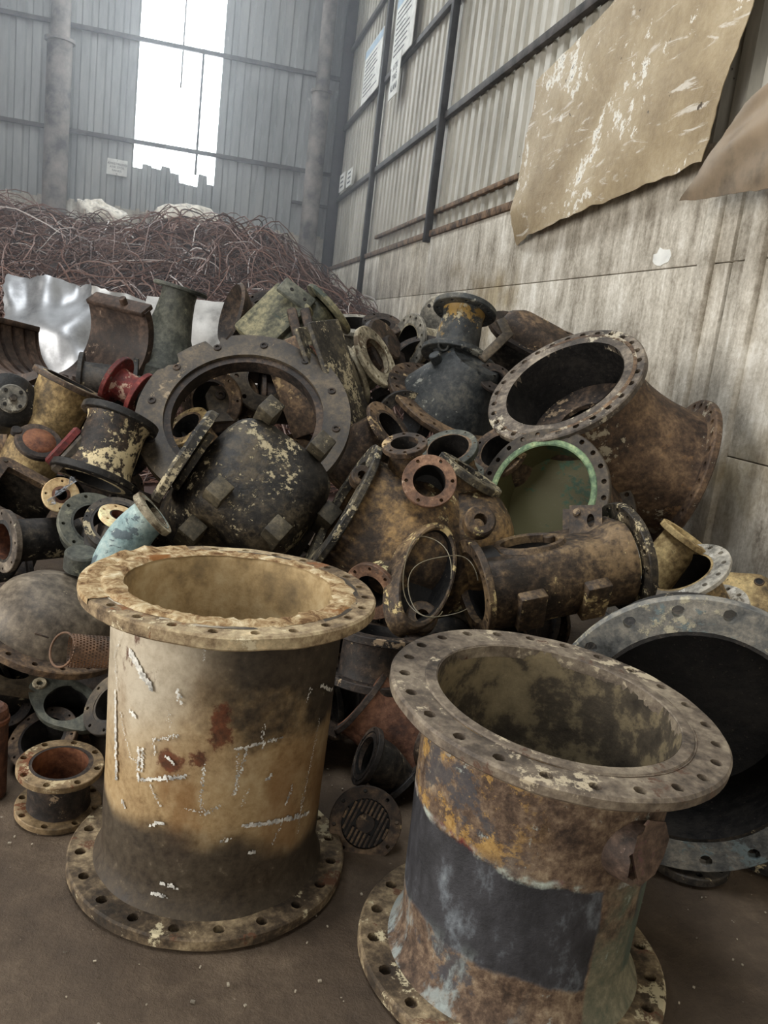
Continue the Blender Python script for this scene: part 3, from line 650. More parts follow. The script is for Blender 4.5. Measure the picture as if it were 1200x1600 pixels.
def bend(name, label, cat, T, pts, ro, wall, fr, ft=0.03, nh=12, mat='brown', fmat=None, bmat='bore', f1=True, f2=True, ends=None, fr2=None, rgh=0.002, rh=None):
    """curved pipe given by local control points (first at the origin going down -z)"""
    o = thing(name, label, cat, T); fmat = fmat or mat; pts = [V(p) for p in pts]
    ts = ends or [(pts[1] - pts[0]), (pts[-1] - pts[-2])]; N = 22; path = []
    p0, p1 = pts[0], pts[-1]; l = (p1 - p0).length; m0 = ts[0].normalized() * l * 1.1; m1 = ts[1].normalized() * l * 1.1
    for i in range(N + 1):
        u = i / N; a = 2 * u ** 3 - 3 * u * u + 1; b = u ** 3 - 2 * u * u + u; c = -2 * u ** 3 + 3 * u * u; d = u ** 3 - u * u
        path.append(p0 * a + m0 * b + p1 * c + m1 * d)
    path = [p0 - ts[0].normalized() * 0.0005] + path + [p1 + ts[1].normalized() * 0.0005]
    r0, r1 = (ro if isinstance(ro, tuple) else (ro, ro)); rs = []
    for i in range(len(path)):
        u = i / (len(path) - 1); r = r0 + (r1 - r0) * u; r += 0.10 * r * (max(0, 1 - u * 7) ** 2 + max(0, 1 - (1 - u) * 7) ** 2); rs.append(r)
    g = G(); g.sweep(path, rs, 48); g.rough(rgh, 8, len(label)); g.build('body', mat, o)
    gi = G(); gi.sweep(path[::-1], [min(r0, r1) + (r - min(r0, r1)) * .0 - wall + (r0 - min(r0, r1)) * (1 - i / len(path)) for i, r in enumerate(rs)][::-1], 48); gi.build('bore', bmat, o)
    t0 = frame(p0, -ts[0]); t1 = frame(p1, ts[1])
    if f1: G().flange(r0 - wall, fr, ft, nh, rb=r0 + (fr - r0) * .55, rh=rh, T=t0).rough(rgh, 9, 1).build('flange', fmat, o)
    if f2: G().flange(r1 - wall, fr2 or fr, ft, nh, rb=r1 + ((fr2 or fr) - r1) * .55, rh=rh, T=t1).rough(rgh, 9, 2).build('flange', mat, o)
    return o

# ------------------------------------------------------------------ the two big pipes in front
LP = Tl(0.178, 2.165, 0.0)
o = thing('flanged_pipe', 'tall tan flanged pipe standing upright with soot bands and white scratches', 'pipe', LP @ Rz(20))
H1 = 0.822
g = G(); pr = []
for i in range(40):
    u = i / 39; z = H1 * u; r = 0.297 + 0.012 * u
    r += 0.055 * max(0, 1 - z / 0.10) ** 2 + 0.035 * max(0, 1 - (H1 - z) / 0.06) ** 2; pr.append((r, z))
g.lathe(pr, 96); g.lathe([pr[-1], (0.285, H1)], 96); g.rough(0.002, 7)
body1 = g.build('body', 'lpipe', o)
g = G(); g.lathe([(0.285, H1), (0.279, H1 - .01), (0.279, 0.5), (0.279, 0.003), (0.0, 0.003)], 72); g.build('bore', 'lbore', o)
G().flange(0.305, 0.392, 0.036, 24, rb=0.362, rh=0.0125, T=Tl(0, 0, H1)).rough(0.003, 11).build('flange', 'ltop', o)
G().flange(0.30, 0.388, 0.036, 20, rb=0.352, rh=0.0155, T=Tl(0, 0, 0.036)).rough(0.002, 11).build('flange', 'lflange', o)
# torn gasket stuck on the face: ragged ring, thicker and lifted along the far left
g = G(); vs = []; fs = []; n = 160; rr = random.Random(5)
rings = 7
for i in range(n):
    a = 2 * pi * i / n; ex = cos(a) ; left = max(0, cos(a - rad(150)))
    r0 = 0.281 - 0.012 * max(0, mn.noise(V((cos(a) * 4, sin(a) * 4, 2)))) - 0.012 * max(0, cos(a - rad(-70))) * abs(mn.noise(V((cos(a) * 9, sin(a) * 9, 7)))) * 3
    r1 = 0.333 + 0.010 * left + 0.008 * mn.noise(V((cos(a) * 7, sin(a) * 7, 9))) + 0.006 * mn.noise(V((cos(a) * 25, sin(a) * 25, 9)))
    for k in range(rings):
        u = k / (rings - 1); r = r0 + (r1 - r0) * u
        z = 0.004 + 0.004 * mn.noise(V((r * 60 * cos(a), r * 60 * sin(a), 1))) + 0.004 * left * (1 + mn.noise(V((r * 40 * cos(a), r * 40 * sin(a), 5))))
        if k in (0, rings - 1): z = 0.0008
        vs.append((r * cos(a), r * sin(a), H1 + max(0.0008, z)))
for i in range(n):
    j = (i + 1) % n
    for k in range(rings - 1): fs.append((i * rings + k, j * rings + k, j * rings + k + 1, i * rings + k + 1))
g.add(vs, fs); g.build('gasket', 'gasket', o, 60, label='torn cream gasket remains on the flange face')
# lifted rusty strips of gasket at the rim
for k, (a, da, hgt) in enumerate(((118, 26, .022), (148, 20, .016), (172, 14, .012), (100, 12, .012))):
    g = G(); vs = []; fs = []; m = 14
    for i in range(m + 1):
        aa = rad(a - da + 2 * da * i / m); hh = hgt * (0.4 + abs(mn.noise(V((i * .7, k * 5, 2)))) * 1.3) * sin(pi * (i + .4) / (m + .8))
        for r, z in ((0.335, 0.002), (0.350, hh * .7), (0.372, hh), (0.392, 0.002), (0.394, -0.012)): vs.append((r * cos(aa), r * sin(aa), H1 + z))
    for i in range(m):
        for q in range(4): fs.append((i * 5 + q, i * 5 + q + 1, i * 5 + q + 6, i * 5 + q + 5))
    g.add(vs, fs); g.build('gasket_strip', 'gasket', o, 60)
# scraped marks: strips a hair proud of the wall, laid out by angle round the pipe and height
def marks(parent, rfun, strokes, name, mat, seed):
    g = G(); rr = random.Random(seed)
    for pl, wd in strokes:
        for (a0, z0), (a1, z1) in zip(pl[:-1], pl[1:]):
            n = max(2, int(math.hypot((a1 - a0) * .0055, z1 - z0) / 0.0022))
            for i in range(n):
                u = (i + rr.random()) / n; a = rad(a0 + (a1 - a0) * u + rr.gauss(0, .45)); z = z0 + (z1 - z0) * u + rr.gauss(0, .0022)
                w_ = wd * rr.uniform(.2, .95); h_ = wd * rr.uniform(.3, 1.2); r = rfun(z) + .0022
                if rr.random() < .10: continue
                da = w_ / r / 2; k = len(g.v)
                g.add([(r * cos(a - da), r * sin(a - da), z - h_ / 2 * rr.uniform(.3, 1)), (r * cos(a + da), r * sin(a + da), z - h_ / 2 * rr.uniform(.3, 1)), (r * cos(a + da * .6), r * sin(a + da * .6), z + h_ / 2), (r * cos(a - da * .6), r * sin(a - da * .6), z + h_ / 2)], [(0, 1, 2, 3)])
    q = g.build(name, mat, parent); q['kind'] = 'stuff'; return q
st = []
CH_L = (130, 60)
def stroke_from_px(pts, wd):
    """scratch traced in the view, put on the pipe by angle and height where the sight line meets the wall"""
    out = []
    Ti = (LP @ Rz(20)).inverted()
    for px, py in pts:
        c = Ti @ CAM; d = (Ti.to_3x3() @ (at(px, py, 1) - CAM)); R = 0.304
        A = d.x ** 2 + d.y ** 2; Bq = 2 * (c.x * d.x + c.y * d.y); Cq = c.x ** 2 + c.y ** 2 - R * R; ds = Bq * Bq - 4 * A * Cq
        if ds < 0: continue
        t_ = (-Bq - math.sqrt(ds)) / (2 * A); p = c + d * t_; out.append((math.degrees(math.atan2(p.y, p.x)), p.z))
    f = [out[0]] if out else []
    for a, z in out[1:]:
        pa = f[-1][0]
        while a - pa > 180: a -= 360
        while a - pa < -180: a += 360
        f.append((a, z))
    return (f, wd)
for pts, wd in (([(205, 1015), (240, 1075)], .016), ([(215, 1030), (228, 1062)], .018), ([(197, 990), (183, 1020), (186, 1080)], .004), ([(218, 1168), (216, 1218), (290, 1212)], .010), ([(224, 1166), (222, 1208)], .008),
                ([(183, 1080), (182, 1220)], .013), ([(190, 1110), (206, 1185), (214, 1190)], .004), ([(244, 1180), (240, 1155), (280, 1148)], .006), ([(260, 1180), (272, 1192)], .010), ([(366, 1170), (440, 1150)], .008), ([(412, 1130), (410, 1168)], .006),
                ([(372, 1175), (368, 1240)], .005), ([(385, 1172), (364, 1244)], .006), ([(388, 1230), (378, 1258)], .004), ([(320, 1195), (313, 1250), (318, 1272), (345, 1258)], .006), ([(290, 1262), (316, 1270)], .004), ([(497, 1122), (470, 1265)], .0045),
                ([(476, 1096), (482, 1078), (484, 1070)], .006), ([(498, 1070), (516, 1078)], .010), ([(380, 1290), (440, 1282), (482, 1270)], .012), ([(425, 1320), (440, 1285)], .005), ([(278, 1075), (284, 1100)], .009), ([(205, 1110), (214, 1120)], .012), ([(265, 1110), (266, 1135)], .004),
                ([(236, 1290), (254, 1286)], .010), ([(345, 1314), (358, 1312)], .008), ([(388, 1334), (398, 1332)], .010), ([(248, 1380), (275, 1388)], .010), ([(235, 1395), (262, 1402)], .010), ([(320, 995), (320, 1030)], .005), ([(235, 1225), (252, 1262)], .005), ([(457, 1225), (445, 1260)], .006), ([(416, 1218), (424, 1210)], .012), ([(190, 1250), (196, 1262)], .007), ([(466, 1300), (472, 1240)], .004)):
    st.append(stroke_from_px(pts, wd))
st = [s for s in st if len(s[0]) > 1]
marks(o, lambda z: 0.2985 + 0.012 * z / H1 + 0.055 * max(0, 1 - z / 0.10) ** 2, st, 'scratch_mark', 'chalk', 3)

RP = frame((0.925, 1.705, 0.0), (0, 0, 1))
o = thing('flanged_pipe', 'stout flanged pipe with peeling black band and torn side stub', 'pipe', RP)
Ri = RP.inverted()
PT = tr(870, 1092, 2.015, 73, 66.5); PTl = Ri @ PT   # mouth frame in the pipe's own frame
p1 = PTl.to_translation(); n1 = (PTl.to_3x3() @ V((0, 0, 1))).normalized()
g = G(); N = 30; path = []
for i in range(N + 1):
    u = i / N; a = 2 * u ** 3 - 3 * u * u + 1; b = u ** 3 - 2 * u * u + u; c = -2 * u ** 3 + 3 * u * u; d = u ** 3 - u * u
    path.append(V((0, 0, 0)) * a + V((0, 0, 1)) * .7 * b + p1 * c + n1 * .7 * d)
rs = [0.283 + 0.030 * (i / N) + 0.07 * max(0, 1 - i / N * 6.0) ** 2 + 0.02 * max(0, 1 - (N - i) / N * 12) ** 2 for i in range(N + 1)]
g.sweep(path, rs, 96); g.rough(0.003, 8, 3); g.build('body', 'rpipe', o)
g = G(); g.sweep(path[::-1], [0.297 - 0.018 * i / N for i in range(N + 1)], 72); g.lathe([(0, 0.004), (.28, 0.004)], 48)
g.build('bore', 'rbore', o)
G().flange(0.296, 0.412, 0.032, 24, rb=0.378, rh=0.0145, T=PTl).rough(0.002, 9).build('flange', 'rflange', o)
g = G(); g.lathe([(0.297, 0.0), (0.300, 0.0035), (0.325, 0.0035), (0.328, 0.0)], 72, PTl); g.build('raised_face', 'rflange', o)
G().flange(0.285, 0.392, 0.036, 20, rb=0.354, rh=0.0165, T=Tl(0, 0, 0.036) @ Rz(6)).rough(0.002, 9).build('flange', 'lflange', o)
# torn stub of a cut-off branch
hc = hit_cyl(RP, 990, 1330, 0.308); sp = hc.to_translation(); rd_ = (hc.to_3x3() @ V((0, 0, 1))).normalized()
Tst = frame(sp - rd_ * .012, rd_ + (Ri.to_3x3() @ RIGHT) * .35)
g = G(); vs = []; fs = []; n = 40
for i in range(n):
    a = 2 * pi * i / n; e = 0.020 * mn.noise(V((cos(a) * 2.2, sin(a) * 2.2, 4))) + 0.010 * mn.noise(V((cos(a) * 7, sin(a) * 7, 4)))
    for r, z in ((0.075, -0.10), (0.068, -0.03), (0.066 + e * .3, 0.030 + e), (0.056, 0.026 + e), (0.054, -0.06)): vs.append((r * cos(a), r * sin(a) * 1.05, z))
for i in range(n):
    j = (i + 1) % n
    for q in range(4): fs.append((i * 5 + q, j * 5 + q, j * 5 + q + 1, i * 5 + q + 1))
g.add(vs, fs, Tst); g.build('torn_stub', 'torn', o, 50)
g = G(); g.add([(.0, -.085, .02), (.075, -.06, .035), (.085, .0, .045), (.07, .05, .03), (.02, .075, .035), (-.035, .04, .022), (-.02, -.03, .02)], [tuple(range(7))], Tst)
g2 = G(); pl = [(.0, -.085), (.05, -.078), (.078, -.05), (.088, .0), (.07, .05), (.02, .075), (-.035, .04), (-.02, -.03)]
g2.prism(pl, .006, Tst @ Tl(.0, 0, .03) @ Ry(-14)); g2.rough(0.006, 18); g2.build('bent_flap', 'torn', o, 50)

# ------------------------------------------------------------------ right-hand large pieces
d = 2.43
T = tr(1082, 1156, d, -86, 27)
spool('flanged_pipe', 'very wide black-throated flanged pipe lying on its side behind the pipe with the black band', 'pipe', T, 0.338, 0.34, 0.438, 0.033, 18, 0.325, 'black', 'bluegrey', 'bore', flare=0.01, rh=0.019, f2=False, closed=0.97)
# big elbow against the wall
d = 4.0
T = tr(880, 598, d, 117, 57); Ti = T.inverted()
p1 = Ti @ at(1060, 744, 4.24); n1 = (Ti.to_3x3() @ ndir(1060, 744, -22, 110)).normalized()
o = bend('pipe_elbow', 'big rust-brown pipe elbow leaning on the concrete wall, open flange tipped up', 'pipe elbow', T, [(0, 0, 0), p1], (0.328, 0.325), 0.03, 0.40, 0.038, 28, 'elbow', 'steelface', 'bore', ends=[V((0, 0, -1)), n1], fr2=0.405, rh=0.016)
q = G(); q.lathe([(0.145, -0.005), (0.296, -0.005), (0.296, -0.03), (0.145, -0.03)], 48, Tl(0.01, -0.01, -0.26), closed=True); q.build('inner_ring', 'dkbrown', o)
q = G(); q.box(0.05, 0.31, 0.02, Tl(0.0, 0, -0.30) @ Rz(-35), .004); q.build('cross_bar', 'dkbrown', o)
# green-lined pipe under it
d = 3.72
T = tr(846, 770, d, 140, 27)
o = spool('lined_pipe', 'pipe with smooth green lined throat below the big elbow', 'pipe', T, 0.252, 0.46, 0.31, 0.030, 24, 0.24, 'brown', 'ring', 'green', flare=0.008, rh=0.012, closed=0.45)
q = G(); q.lathe([(0.226, 0.0), (0.232, 0.005), (0.252, 0.005), (0.256, 0.0)], 64); q.build('lip', 'greenlip', o, label='pale green worn lip')

# pump housing
d = 3.2; k = K(d)
T = tr(738, 918, d, 191, 72, 90) @ Rz(-17)
o = thing('pump_housing', 'greasy brown barrel housing with oval top port, behind the pipe with the black band', 'pump housing', T)
g = G(); Lb = 250 * k
pr = [(62, 0), (66, -8), (70, -20)] + [(72, -25 - 5 * i) for i in range(42)] + [(74, -240), (74, -250)]
g.lathe([(r * k, z * k) for r, z in pr], 72)
g.v = [V((min(p.x, (52 + 18 * max(0, 1 - abs(p.z / k + 245) / 40)) * k), p.y, p.z)) for p in g.v]
cen = lambda f: sum((g.v[i] for i in f), V()) / len(f)
g.f = [f for f in g.f if not (cen(f).x > 50 * k and ((cen(f).z + 100 * k) / (50 * k)) ** 2 + (cen(f).y / (38 * k)) ** 2 < 1)]
g.rough(0.004, 6, 2); g.build('body', 'pump', o)
g = G(); g.lathe([(58 * k, 0.0), (60 * k, -40 * k), (0, -42 * k)], 40); g.build('bore', 'bore', o)
G().flange(56 * k, 76 * k, 12 * k, 12, rh=3.4 * k, T=Tl(0, 0, 2 * k)).rough(.002).build('flange', 'pump', o)
G().flange(66 * k, 92 * k, 14 * k, 16, rh=4 * k, T=Tl(0, 0, -Lb - 6 * k)).rough(.002).build('flange', 'dome', o)
Ti = T.inverted()
Tm = Tl(52 * k, 0, -100 * k) @ Ry(90) @ Mx.Diagonal((1, .76, 1, 1))
g = G(); g.lathe([(47 * k, -8 * k), (47 * k, 4 * k), (50 * k, 7 * k), (57 * k, 6 * k), (62 * k, -2 * k)], 48, Tm); g.build('port_rim', 'pump', o)
g = G(); g.lathe([(49 * k, 0), (48 * k, -24 * k), (0, -26 * k)], 40, Tm); g.build('port_bore', 'bore', o)
for px, py, w_, h_ in ((830, 955, 46, 66), (930, 938, 44, 70)):
    g = G(); g.box(w_ * k * .95, h_ * k, 34 * k, hit_cyl(T, px, py, 74 * k) @ Tl(0, 0, -9 * k), 3 * k); g.build('rib', 'pump', o)
Tb = Ti @ tr(915, 808, d + .13, 95, 25, 0)
ol = [(max(-26 * k, min(26 * k, 40 * k * cos(2 * pi * i / 24))), max(-38 * k, min(22 * k, 46 * k * sin(2 * pi * i / 24)))) for i in range(24)]
g = G(); g.prism(ol, 12 * k, Tb, [(8 * k + 6 * k * cos(2 * pi * i / 24), -6 * k + 12 * k * sin(2 * pi * i / 24)) for i in range(24)]); g.prism(ol, 8 * k, Tb @ Tl(-12 * k, 4 * k, -22 * k)); g.build('lifting_lug', 'pump', o)
g = G(); g.cyl(6 * k, 5 * k, 14, Tb @ Tl(-14 * k, 8 * k, 5 * k)); g.build('bolt', 'dkbrown', o)
g = G(); g.cyl(9 * k, 10 * k, 14, Tl(58 * k, 10 * k, -138 * k) @ Ry(90)); g.build('bolt', 'pump', o)

# wire hoops caught between the valve casting and the housing
for (px, py, a, b, th, dd, lb) in ((692, 915, 56, 56, 120, 2.98, 'thin bent wire hoop hooked over the big oval port'), (668, 900, 40, 70, 40, 3.02, 'second thin wire hoop hanging inside the oval port')):
    k = K(dd); T = tr(px, py, dd, th, 30); g = G(); pts = [V((a * k * cos(q), b * k * sin(q), 0.02 * sin(3 * q))) for q in [2 * pi * i / 40 * .86 for i in range(41)]]
    g.sweep(pts, [.8 * k] * 41, 6); q = g.build('wire_hoop', 'wire', None); q.matrix_world = T; tag(q, lb, 'wire')

# valve casting
d = 3.45; k = K(d)
T = tr(625, 845, d + 0.05, 150, 78, 60)
o = thing('valve_body', 'bulbous rusty valve casting with round coppery port facing out, between the two big pipes', 'valve body', T); Ti = T.inverted()
g = G()
g.lathe([(88 * k, 105 * k), (94 * k, 98 * k), (100 * k, 60 * k), (116 * k, 20 * k), (120 * k, -20 * k), (112 * k, -60 * k), (92 * k, -100 * k), (70 * k, -125 * k), (0, -130 * k)], 64)
g.rough(0.012, 4.5, 3); g.rough(0.004, 14, 5); g.build('body', 'valve', o)
g = G(); g.ball(70 * k, 85 * k, 80 * k, Ti @ tr(735, 845, d + .02, 0, 0)); g.rough(.012, 7, 2); g.build('side_chamber', 'valve', o)
g = G(); g.flange(80 * k, 112 * k, 12 * k, 16, rh=4 * k, T=Tl(0, 0, 112 * k)); g.rough(.002); g.build('flange', 'slab', o)
def port(px, py, dd, th, tilt, r, hole, ln, mat, nh, neck=None, rh=None):
    Tp = Ti @ tr(px, py, dd, th, tilt); k = K(dd)
    G().flange(hole * k, r * k, 9 * k, nh, rh=(rh or 3) * k, T=Tp).rough(.0015).build('port_flange', mat, o)
    nk = (neck or hole * 1.35) * k
    g = G(); g.lathe([(nk, -8 * k), (nk, -ln * .4 * k), (nk * 1.25, -ln * k)], 36, Tp); g.rough(.002); g.build('port_neck', 'valve', o)
    g = G(); g.lathe([(hole * k, 0), (hole * k, -ln * k), (0, -ln * k)], 36, Tp); g.build('port_bore', 'bore', o)
port(671, 751, d - .26, 75, 17, 43, 26, 55, 'copper', 6, 32)
port(632, 692, d - .12, 95, 62, 36, 22, 60, 'brown', 8, 27)
port(578, 925, d - .30, 215, 40, 47, 27, 50, 'copper', 8, 32)
Tp = Ti @ tr(738, 737, d + .02, 56, 84)
g = G(); g.flange(34 * k, 57 * k, 13 * k, 10, rh=4 * k, T=Tp); g.rough(.002); g.build('port_flange', 'slab', o)
g = G(); g.lathe([(38 * k, -12 * k), (40 * k, -40 * k), (58 * k, -70 * k)], 36, Tp); g.rough(.003); g.build('port_neck', 'valve', o)
Tp = Ti @ tr(668, 898, d - .325, 20, 34, 60) @ Mx.Diagonal((1, .52, 1, 1))
g = G(); g.lathe([(72 * k, 0), (75 * k, 3 * k), (80 * k, 3 * k), (84 * k, 0), (92 * k, -30 * k)], 48, Tp); g.build('oval_rim', 'pump', o)
g = G(); g.lathe([(72 * k, 0), (66 * k, -40 * k), (0, -42 * k)], 40, Tp); g.build('oval_bore', 'bore', o)
for px, py, r, dd in ((751, 812, 23, d - .30), (660, 962, 23, d - .34), (566, 742, 16, d - .2)):
    Tp = Ti @ tr(px, py, dd, 60, 20); g = G(); g.cyl(r * k, 26 * k, 24, Tp, hole=r * .42 * k); g.build('boss', 'valve' if py < 900 else 'pump', o)

# black dome cover with square lugs
d = 3.55; k = K(d)
T = tr(415, 742, d - .1, 60, 28)
o = thing('dome_cover', 'big black dome cover with cream flecks and square lugs, behind the tall tan pipe', 'cover', T)
pr = [(0, 0), (50, -1), (80, -6), (98, -18), (108, -36), (114, -70), (122, -120), (130, -165), (126, -170), (120, -165)]
g = G(); g.lathe([(r * k, z * k) for r, z in pr], 96)
for i_, p in enumerate(g.v):
    a = math.atan2(p.y, p.x) - rad(58); f_ = (abs(cos(a)) ** 3.4 + abs(sin(a)) ** 3.4) ** (-1 / 3.4) * 0.915; g.v[i_] = V((p.x * f_, p.y * f_, p.z))
g.rough(.008, 4, 2); g.rough(.003, 16, 3); g.build('body', 'dome', o)
for px, py, z in ((425, 634, 10), (506, 690, 10), (344, 762, 14), (436, 824, 14), (302, 824, -40), (516, 800, -30)):
    p = on_plane(T, px, py, z * k); g = G(); g.box(30 * k, 33 * k, 60 * k, Mx.Translation(p) @ Rz(-36) @ Tl(0, 0, -30 * k), 2 * k); g.rough(.0015, 14); g.build('lug', 'lug', o)
d = 3.45; k = K(d)
T = tr(288, 712, d, 146, 91)
o = thing('blind_flange', 'mottled black disc seen edge-on, leaning against the black dome cover', 'flange', T)
G().cyl(84 * k, 17 * k, 56, T=Tl(0, 0, 8 * k)).rough(.003, 14).build('plate', 'slab', o)
g = G(); g.cyl(52 * k, 14 * k, 40, Tl(0, 0, -8 * k)); g.build('raised_face', 'slab', o)

# large notched ring
d = 3.95; k = K(d)
T = tr(381, 648, d, 96, 38)
o = thing('ring_flange', 'large flat grey-brown ring with notched rim, standing behind the black dome cover', 'flange', T)
g = G(); n = 120; ro = []
for i in range(n):
    a = 360 * i / n; r = 167
    for c, w_, dp in ((112, 3.2, 20), (141, 4.0, 15), (104, 2.0, 8)):
        if abs(a - c) < w_: r = 167 - dp
    if 143 < a < 150: r = 160
    ro.append((r * k * cos(rad(a)), r * k * sin(rad(a))))
ri = [(124 * k * cos(2 * pi * i / n), 124 * k * sin(2 * pi * i / n)) for i in range(n)]
g.prism(ro, 18 * k, None, ri); g.build('plate', 'ring', o)
g = G(); g.lathe([(124 * k, -6 * k), (113 * k, -6 * k), (113 * k, -30 * k), (126 * k, -30 * k), (126 * k, -17 * k)], 72); g.build('step', 'dkbrown', o)
for i in range(12):
    a = rad(22 + 30 * i); g = G(); big = i % 3 == 0
    g.cyl(6.5 * k, 3 * k, 16, Tl(146 * k * cos(a), 146 * k * sin(a), 2.2 * k), hole=3.4 * k); g.cyl(3.6 * k, 2 * k, 12, Tl(146 * k * cos(a), 146 * k * sin(a), .4 * k)); g.build('bolt_hole', 'dkbrown', o)
g = G(); g.sweep([V((80, 148, 2)) * k, V((100, 142, 5)) * k, V((112, 124, 4)) * k, V((118, 122, 9)) * k], [2.2 * k, 2.4 * k, 2.4 * k, 2 * k], 8, caps=True)
q = g.build('copper_strip', 'orange', None); q.matrix_world = T; tag(q, 'short bright copper strip lying on the face of the notched ring', 'metal strip')

# things seen through and around the ring
spool('flange_stub', 'grey flange with dark round bore seen through the notched ring', 'pipe', tr(415, 592, 4.45, 60, 22), .105, .35, .19, .03, 8, .095, 'ring')
d = 4.3; k = K(d); T = tr(345, 622, d, 70, 30, 8)
o = thing('bracket_plate', 'small rounded plate with one bolt inside the notched ring', 'bracket', T)
G().prism([(-22 * k, -40 * k), (22 * k, -40 * k), (24 * k, 8 * k), (12 * k, 22 * k), (-12 * k, 22 * k), (-22 * k, 8 * k)], 8 * k).build('plate', 'ring', o); G().cyl(8 * k, 6 * k, 14, Tl(0, 4 * k, 5 * k), hole=3.5 * k).build('boss', 'dkbrown', o)
spool('flange_stub', 'tan curved pipe end low inside the notched ring', 'pipe', tr(290, 665, 4.2, 130, 60), .09, .3, .13, .02, 8, .08, 'brown', 'tan')

# ------------------------------------------------------------------ crest of the pile
d = 4.85; k = K(d)
T = tr(283, 449, d, 72, 93)
o = thing('pipe_bell', 'grey-green flared pipe rising at the back left, thin flange on top', 'pipe', T)
g = G(); g.lathe([(27 * k, 0), (27 * k, -20 * k), (30 * k, -45 * k), (36 * k, -75 * k), (50 * k, -105 * k), (72 * k, -128 * k), (74 * k, -150 * k)], 48); g.rough(.004, 7); g.build('body', 'greygreen', o)
g = G(); g.lathe([(22 * k, 0), (23 * k, -60 * k), (60 * k, -149 * k)], 40); g.build('bore', 'bore', o)
G().flange(24 * k, 42 * k, 6 * k, 10, rh=2.2 * k).build('flange', 'greygreen', o); G().flange(70 * k, 92 * k, 8 * k, 16, rh=3 * k, T=Tl(0, 0, -146 * k)).build('flange', 'greygreen', o)
# half bearing shells
d = 4.55; k = K(d)
def half(label, px, py, th, tilt, r, wl, L, a0, a1, grooves, lip):
    T = tr(px, py, d, th, tilt); o = thing('half_bearing_shell', label, 'bearing shell', T)
    pr = [(r, 0), (r + wl, 0), (r + wl, L), (r, L)]
    if grooves:
        pr = [(r, 0), (r + wl, 0), (r + wl, L)]; m = 5
        for i in range(m):
            z0 = L - L * i / m; q = L / m; pr += [(r, z0), (r, z0 - q * .66), (r + wl * .4, z0 - q * .70), (r + wl * .4, z0 - q * .97)]
    G().lathe([(a * k, b * k) for a, b in pr], 40, None, True, rad(a0), rad(a1)).rough(.002).build('shell', 'shell', o)
    G().box(wl * 2.2 * k, 9 * k, L * .96 * k, Rz(lip) @ Tl((r + wl * .7) * k, 0, L / 2 * k), 2 * k).build('joint_lip', 'shell', o)
    return o
half('brown half bearing shell with ribbed hollow, beside the crumpled silver sheet', 122, 524, 165, 40, 76, 12, 125, 168, 292, True, 170)
o = half('smooth dark half bearing shell with a short pin, in front of the plain grey sheet', 82, 508, -16, 42, 78, 12, 125, -112, 12, False, 12)
g = G(); g.cyl(6 * k, 34 * k, 14, Rz(12) @ Tl(84 * k, 16 * k, 78 * k) @ Rx(-90)); g.build('pin', 'shell', o)

d = 4.75; k = K(d)
T = tr(507, 484, d, 40, 100, -50)
o = thing('gear_casing', 'mossy olive casing with bolted plate and dark flared rim on the pile crest', 'casing', T); Ti = T.inverted()
g = G(); g.lathe([(24 * k, 0), (30 * k, -8 * k), (34 * k, -30 * k), (44 * k, -60 * k), (48 * k, -120 * k), (44 * k, -128 * k), (0, -128 * k)], 40); g.rough(.006, 6); g.build('body', 'olive', o)
g = G(); g.lathe([(20 * k, 2 * k), (46 * k, 2 * k), (48 * k, 0), (48 * k, -5 * k), (34 * k, -8 * k), (28 * k, -6 * k)], 40, Tl(4*k, 0, 8 * k)); g.build('flared_rim', 'olive', o)
Tb = Ti @ tr(463, 461, d - .16, 60, 40, -42)
g = G(); g.box(56 * k, 30 * k, 8 * k, Tb, 3 * k); g.build('bolted_plate', 'greygreen', o)
for x in (-10, 14): G().cyl(3 * k, 2 * k, 10, Tb @ Tl(x * k, 0, 5 * k)).build('bolt', 'bore', o)
g = G(); g.box(100 * k, 78 * k, 46 * k, Ti @ tr(432, 505, d - .08, 120, 40, 52), 6 * k); g.rough(.006, 6); g.build('box_body', 'olive', o)
for px in (461, 482): G().box(15 * k, 52 * k, 18 * k, Ti @ tr(px, 508, d - .22, 100, 30, 12), 4 * k).rough(.002).build('lug', 'dkbrown', o)
d = 4.85; k = K(d); T = tr(362, 490, d, 160, 74)
o = thing('flared_end', 'dark flared pipe end with a square notch, beside the olive casing', 'pipe', T)
g = G(); g.lathe([(46 * k, 4 * k), (50 * k, 0), (46 * k, -6 * k), (28 * k, -22 * k), (24 * k, -60 * k), (18 * k, -60 * k), (22 * k, -20 * k), (40 * k, -2 * k)], 40, None, True); g.rough(.003); g.build('body', 'dkbrown', o)
spool('flange_stub', 'dark rounded flange lug between flared end and olive casing', 'pipe', tr(405, 478, 4.95, 120, 50), .07, .3, .125, .03, 6, .05, 'dkbrown')
# ribbed square casting
d = 4.3; k = K(d); T = tr(510, 590, d, 20, 62, -75)
o = thing('ribbed_casting', 'square dark casting with upright end plates, beyond the rim of the notched ring', 'casting', T)
g = G(); g.box(150 * k, 70 * k, 70 * k, Tl(0, 0, -40 * k), 5 * k); g.rough(.003); g.build('body', 'brown', o)
for z in (2, 26): G().box(165 * k, 96 * k, 9 * k, Tl(0, 0, z * k), 3 * k).rough(.002).build('end_plate', 'slab', o)
for x in (-50, 0, 48): G().box(10 * k, 16 * k, 60 * k, Tl(x * k, 40 * k, -36 * k), 2 * k).build('rib', 'dkbrown', o)
g = G(); g.cyl(34 * k, 22 * k, 32, Tl(0, 0, 24 * k)); g.build('spigot', 'dkbrown', o)
